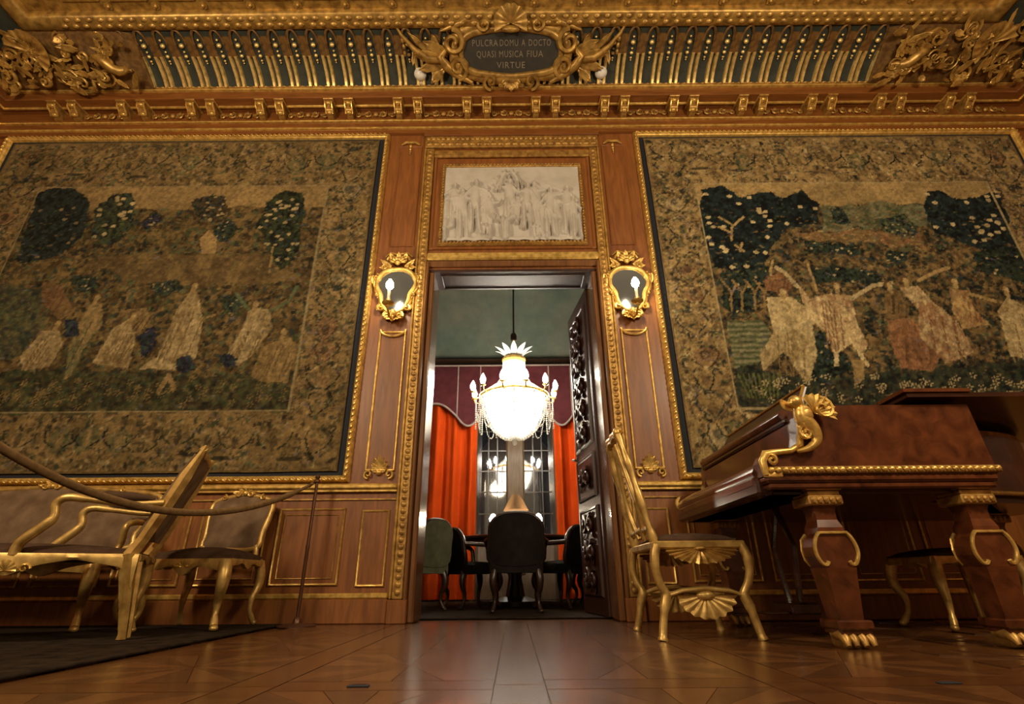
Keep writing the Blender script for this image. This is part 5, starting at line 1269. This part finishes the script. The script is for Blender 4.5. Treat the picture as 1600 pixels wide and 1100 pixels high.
# legs
def pleg(x, y):
    g = obj('leg', MB().lathe([(.062, .47), (.060, .50), (.048, .535), (.048, .575)], 4, sq=1).lathe([(.048, .575), (.056, .60), (.066, .625)], 4, sq=1), M['piano'], pn, loc=(x-1.15, y-2.5, 0))
    bulge = MB(); pr_ = [(-.062, .475), (-.082, .455), (-.096, .415), (-.094, .375), (-.076, .34), (-.066, .325), (.066, .325), (.076, .34), (.094, .375), (.096, .415), (.082, .455), (.062, .475)]
    bulge.prism(pr_[::-1], .12, T(0, -.06, 0)); obj('bulb_block', bulge, M['piano'], g)
    obj('tapered_shaft', MB().lathe([(.070, .325), (.066, .30), (.052, .11), (.058, .105)], 4, sq=1), M['piano'], g)
    obj('gilt_capital', MB().box(-.088, .088, -.088, .088, .668, .70, .006).box(-.076, .076, -.076, .076, .645, .668, .005).box(-.082, .082, -.082, .082, .60, .645, .006).join(carved_run(-.075, .075, .605, .64, -.084, .03, .5)).join(carved_run(-.08, .08, .672, .696, -.09, .04, .5)), M['oldgold'], g, smooth=30)
    for q in (-1, 1):
        sc_ = MB().tube(spline([(q*.062, -.064, .478), (q*.082, -.064, .455), (q*.096, -.064, .415), (q*.094, -.064, .375), (q*.076, -.064, .342), (q*.058, -.064, .338), (q*.048, -.066, .352)], 3, False), .009, 6)
        obj('gilt_scroll', sc_, M['gold'], g, smooth=60)
    obj('gilt_band', MB().box(-.064, .064, -.072, -.055, .470, .482, .003), M['gold'], g); obj('gilt_edge', MB().tube([(-.098, .055, .40), (-.09, .058, .45), (-.064, .06, .476)][::-1]+[(-.09, .058, .36), (-.07, .06, .335)], .006, 6), M['gold'], g)
    obj('base_block', MB().box(-.078, .078, -.078, .078, .075, .112, .006).box(-.066, .066, -.066, .066, .058, .075), M['piano'], g)
    pw = MB()
    for dx in (-.062, -.022, .022, .062): pw.tube([(dx*.8, .05, .055), (dx, -.05, .052), (dx*1.1, -.088, .032), (dx*1.12, -.10, .012)], [.028, .027, .022, .012], 8)
    pw.box(-.07, .07, -.06, .07, .0, .058, .012); obj('lion_paw', MB().add([(x*.82, y*.8, z) for x, y, z in pw.v], pw.f), M['oldgold'], g, smooth=50)
    return g
for x, y in ((1.475, 2.60), (2.205, 2.60), (1.475, 3.80), (3.12, 3.55)): pleg(x, y)
ly = obj('pedal_lyre', MB().tube([(.42, .72, .66), (.42, .60, .45), (.42, .66, .16)], .018, 8).tube([(.42, .72, .66), (.42, .84, .45), (.42, .78, .16)], .018, 8).box(.34, .50, .60, .84, .10, .16, .01), M['pianodark'], pn, smooth=40)
obj('pedal', MB().box(.22, .36, .66, .70, .10, .115, .004).box(.22, .36, .74, .78, .10, .115, .004), M['brass'], ly)

# gilt stool pushed under the piano
gs = thing('gilt_stool', 'low gilt stool with arched apron partly hidden beneath the piano', 'stool', (2.72, 3.48, 0))
obj('seat', cushion(.50, .40, .385, .43, .02), M['velvetd'], gs, smooth=60)
obj('seat_frame', MB().join(apron(((-.26, -.21), (.26, -.21)), .395, .06)).join(apron(((.26, -.21), (.26, .21)), .395, .06)).join(apron(((.26, .21), (-.26, .21)), .395, .06)).join(apron(((-.26, .21), (-.26, -.21)), .395, .06)), GD, gs, smooth=50)
for a in (-1, 1):
    for c_ in (-1, 1): obj('leg', cabriole(a*.235, c_*.185, .385, a*.6, c_*.6, .028), GD, gs, smooth=60)

# ================================================================== FURNITURE OF THE FAR ROOM
tb = thing('dining_table', 'dark round table under the chandelier in the far room', 'table', (.0, 6.75, .008))
obj('table_top', MB().lathe([(.78, .70), (.80, .715), (.80, .735), (.78, .745)], 40), M['darkwood'], tb, smooth=40)
obj('pedestal', MB().lathe([(.30, 0), (.30, .05), (.12, .10), (.08, .3), (.10, .5), (.16, .69)], 20), M['darkwood'], tb, smooth=40)
def dchair(name, label, loc, rz, w_, top, m, fm, arms=True):
    t = thing(name, label, 'chair', (loc[0], loc[1], .008), rz); hw = w_/2
    obj('seat', cushion(w_, .48, .34, .45, .02), m, t, smooth=60)
    for a in (-1, 1):
        obj('leg', cabriole(a*(hw-.04), -.21, .36, a*.6, -.7, .028), fm, t, smooth=60); obj('leg', cabriole(a*(hw-.04), .21, .36, a*.3, .8, .026), fm, t, smooth=60)
    ol = spline([(-hw*.9, .42), (hw*.9, .42), (hw, .42+(top-.42)*.5), (hw*.96, top-.10), (hw*.6, top-.02), (0, top), (-hw*.6, top-.02), (-hw*.96, top-.10), (-hw, .42+(top-.42)*.5)], 4)
    obj('backrest', pad(ol, .05, .14, .42, .20), m, t, smooth=60)
    obj('back_frame', MB().tube([(x, .20+.14*(z-.42)+.02, z) for x, z in ol], .022, 7, True), fm, t, smooth=60)
    if arms:
        for a in (-1, 1): obj('arm', MB().tube(spline([(a*hw, .24, .64), (a*(hw+.05), .05, .63), (a*(hw+.05), -.14, .62), (a*(hw+.02), -.16, .50), (a*hw, -.14, .36)], 4, False), .024, 7), fm, t, smooth=60)
    return t
dchair('upholstered_armchair', 'black upholstered armchair with its back to the doorway', (.01, 5.45, 0), 180, .50, .87, M['blackseat'], M['darkwood'])
dchair('upholstered_chair', 'dark chair between the olive silk chair and the black armchair', (-.48, 6.2, 0), 125, .46, .80, M['blackseat'], M['darkwood'])
dchair('upholstered_chair', 'dark chair right of the black armchair in front of the right curtain', (.52, 6.0, 0), 225, .46, .80, M['blackseat'], M['darkwood'])
dchair('silk_chair', 'pale olive silk chair nearest the left door jamb in the far room', (-1.0, 5.62, 0), -128, .42, .84, M['greenseat'], M['darkwood'], False)
dchair('upholstered_chair', 'small dark chair before the right red curtain near the door leaf', (.98, 6.9, 0), 250, .42, .86, M['blackseat'], M['darkwood'], False)
lp = thing('table_lamp', 'small table lamp with brown conical shade before the far window', 'lamp', (.02, 6.95, .753))
obj('lamp_base', MB().lathe([(.07, 0), (.07, .012), (.03, .03), (.018, .08), (.035, .15), (.02, .22), (.012, .36)], 16), M['brass'], lp, smooth=40)
obj('lamp_shade', MB().lathe([(.165, .36), (.055, .56), (.05, .56), (.16, .362)], 24), M['shade'], lp, smooth=40)
for x, lab in ((-.27, 'small added glass lamp standing in for a reflected light left of the table lamp'), (.30, 'small added glass lamp standing in for a reflected light right of the table lamp')):
    g = thing('reflection_lamp', lab, 'lamp', (x, 6.75, .753), 0, 'added lamps standing in for reflected lights')  # added lamp in place of a bright spot reflected in the far window
    obj('lamp_foot', MB().lathe([(.05, 0), (.05, .01), (.015, .025), (.012, .16), (.03, .18)], 14), M['crystal'], g, smooth=40)
    obj('bulb', MB().lathe([(.012, .18), (.045, .21), (.05, .24), (.03, .28), (.004, .30)], 12), M['bulb'], g, smooth=80)

# small dark sockets set in the parquet
for x, y, lab in ((-.478, 1.785, 'small dark floor socket left of the parquet reflection'), (1.249, 1.758, 'small dark floor socket in front of the piano')):
    g = thing('floor_socket', lab, 'socket', (x, y, .0005), 0, 'floor sockets')
    obj('cover_plate', MB().box(-.032, .032, -.012, .012, 0, .003, .001), M['dark'], g); obj('hinge', MB().tube([(-.02, .012, .003), (.02, .012, .003)], .002, 6), M['brass'], g)
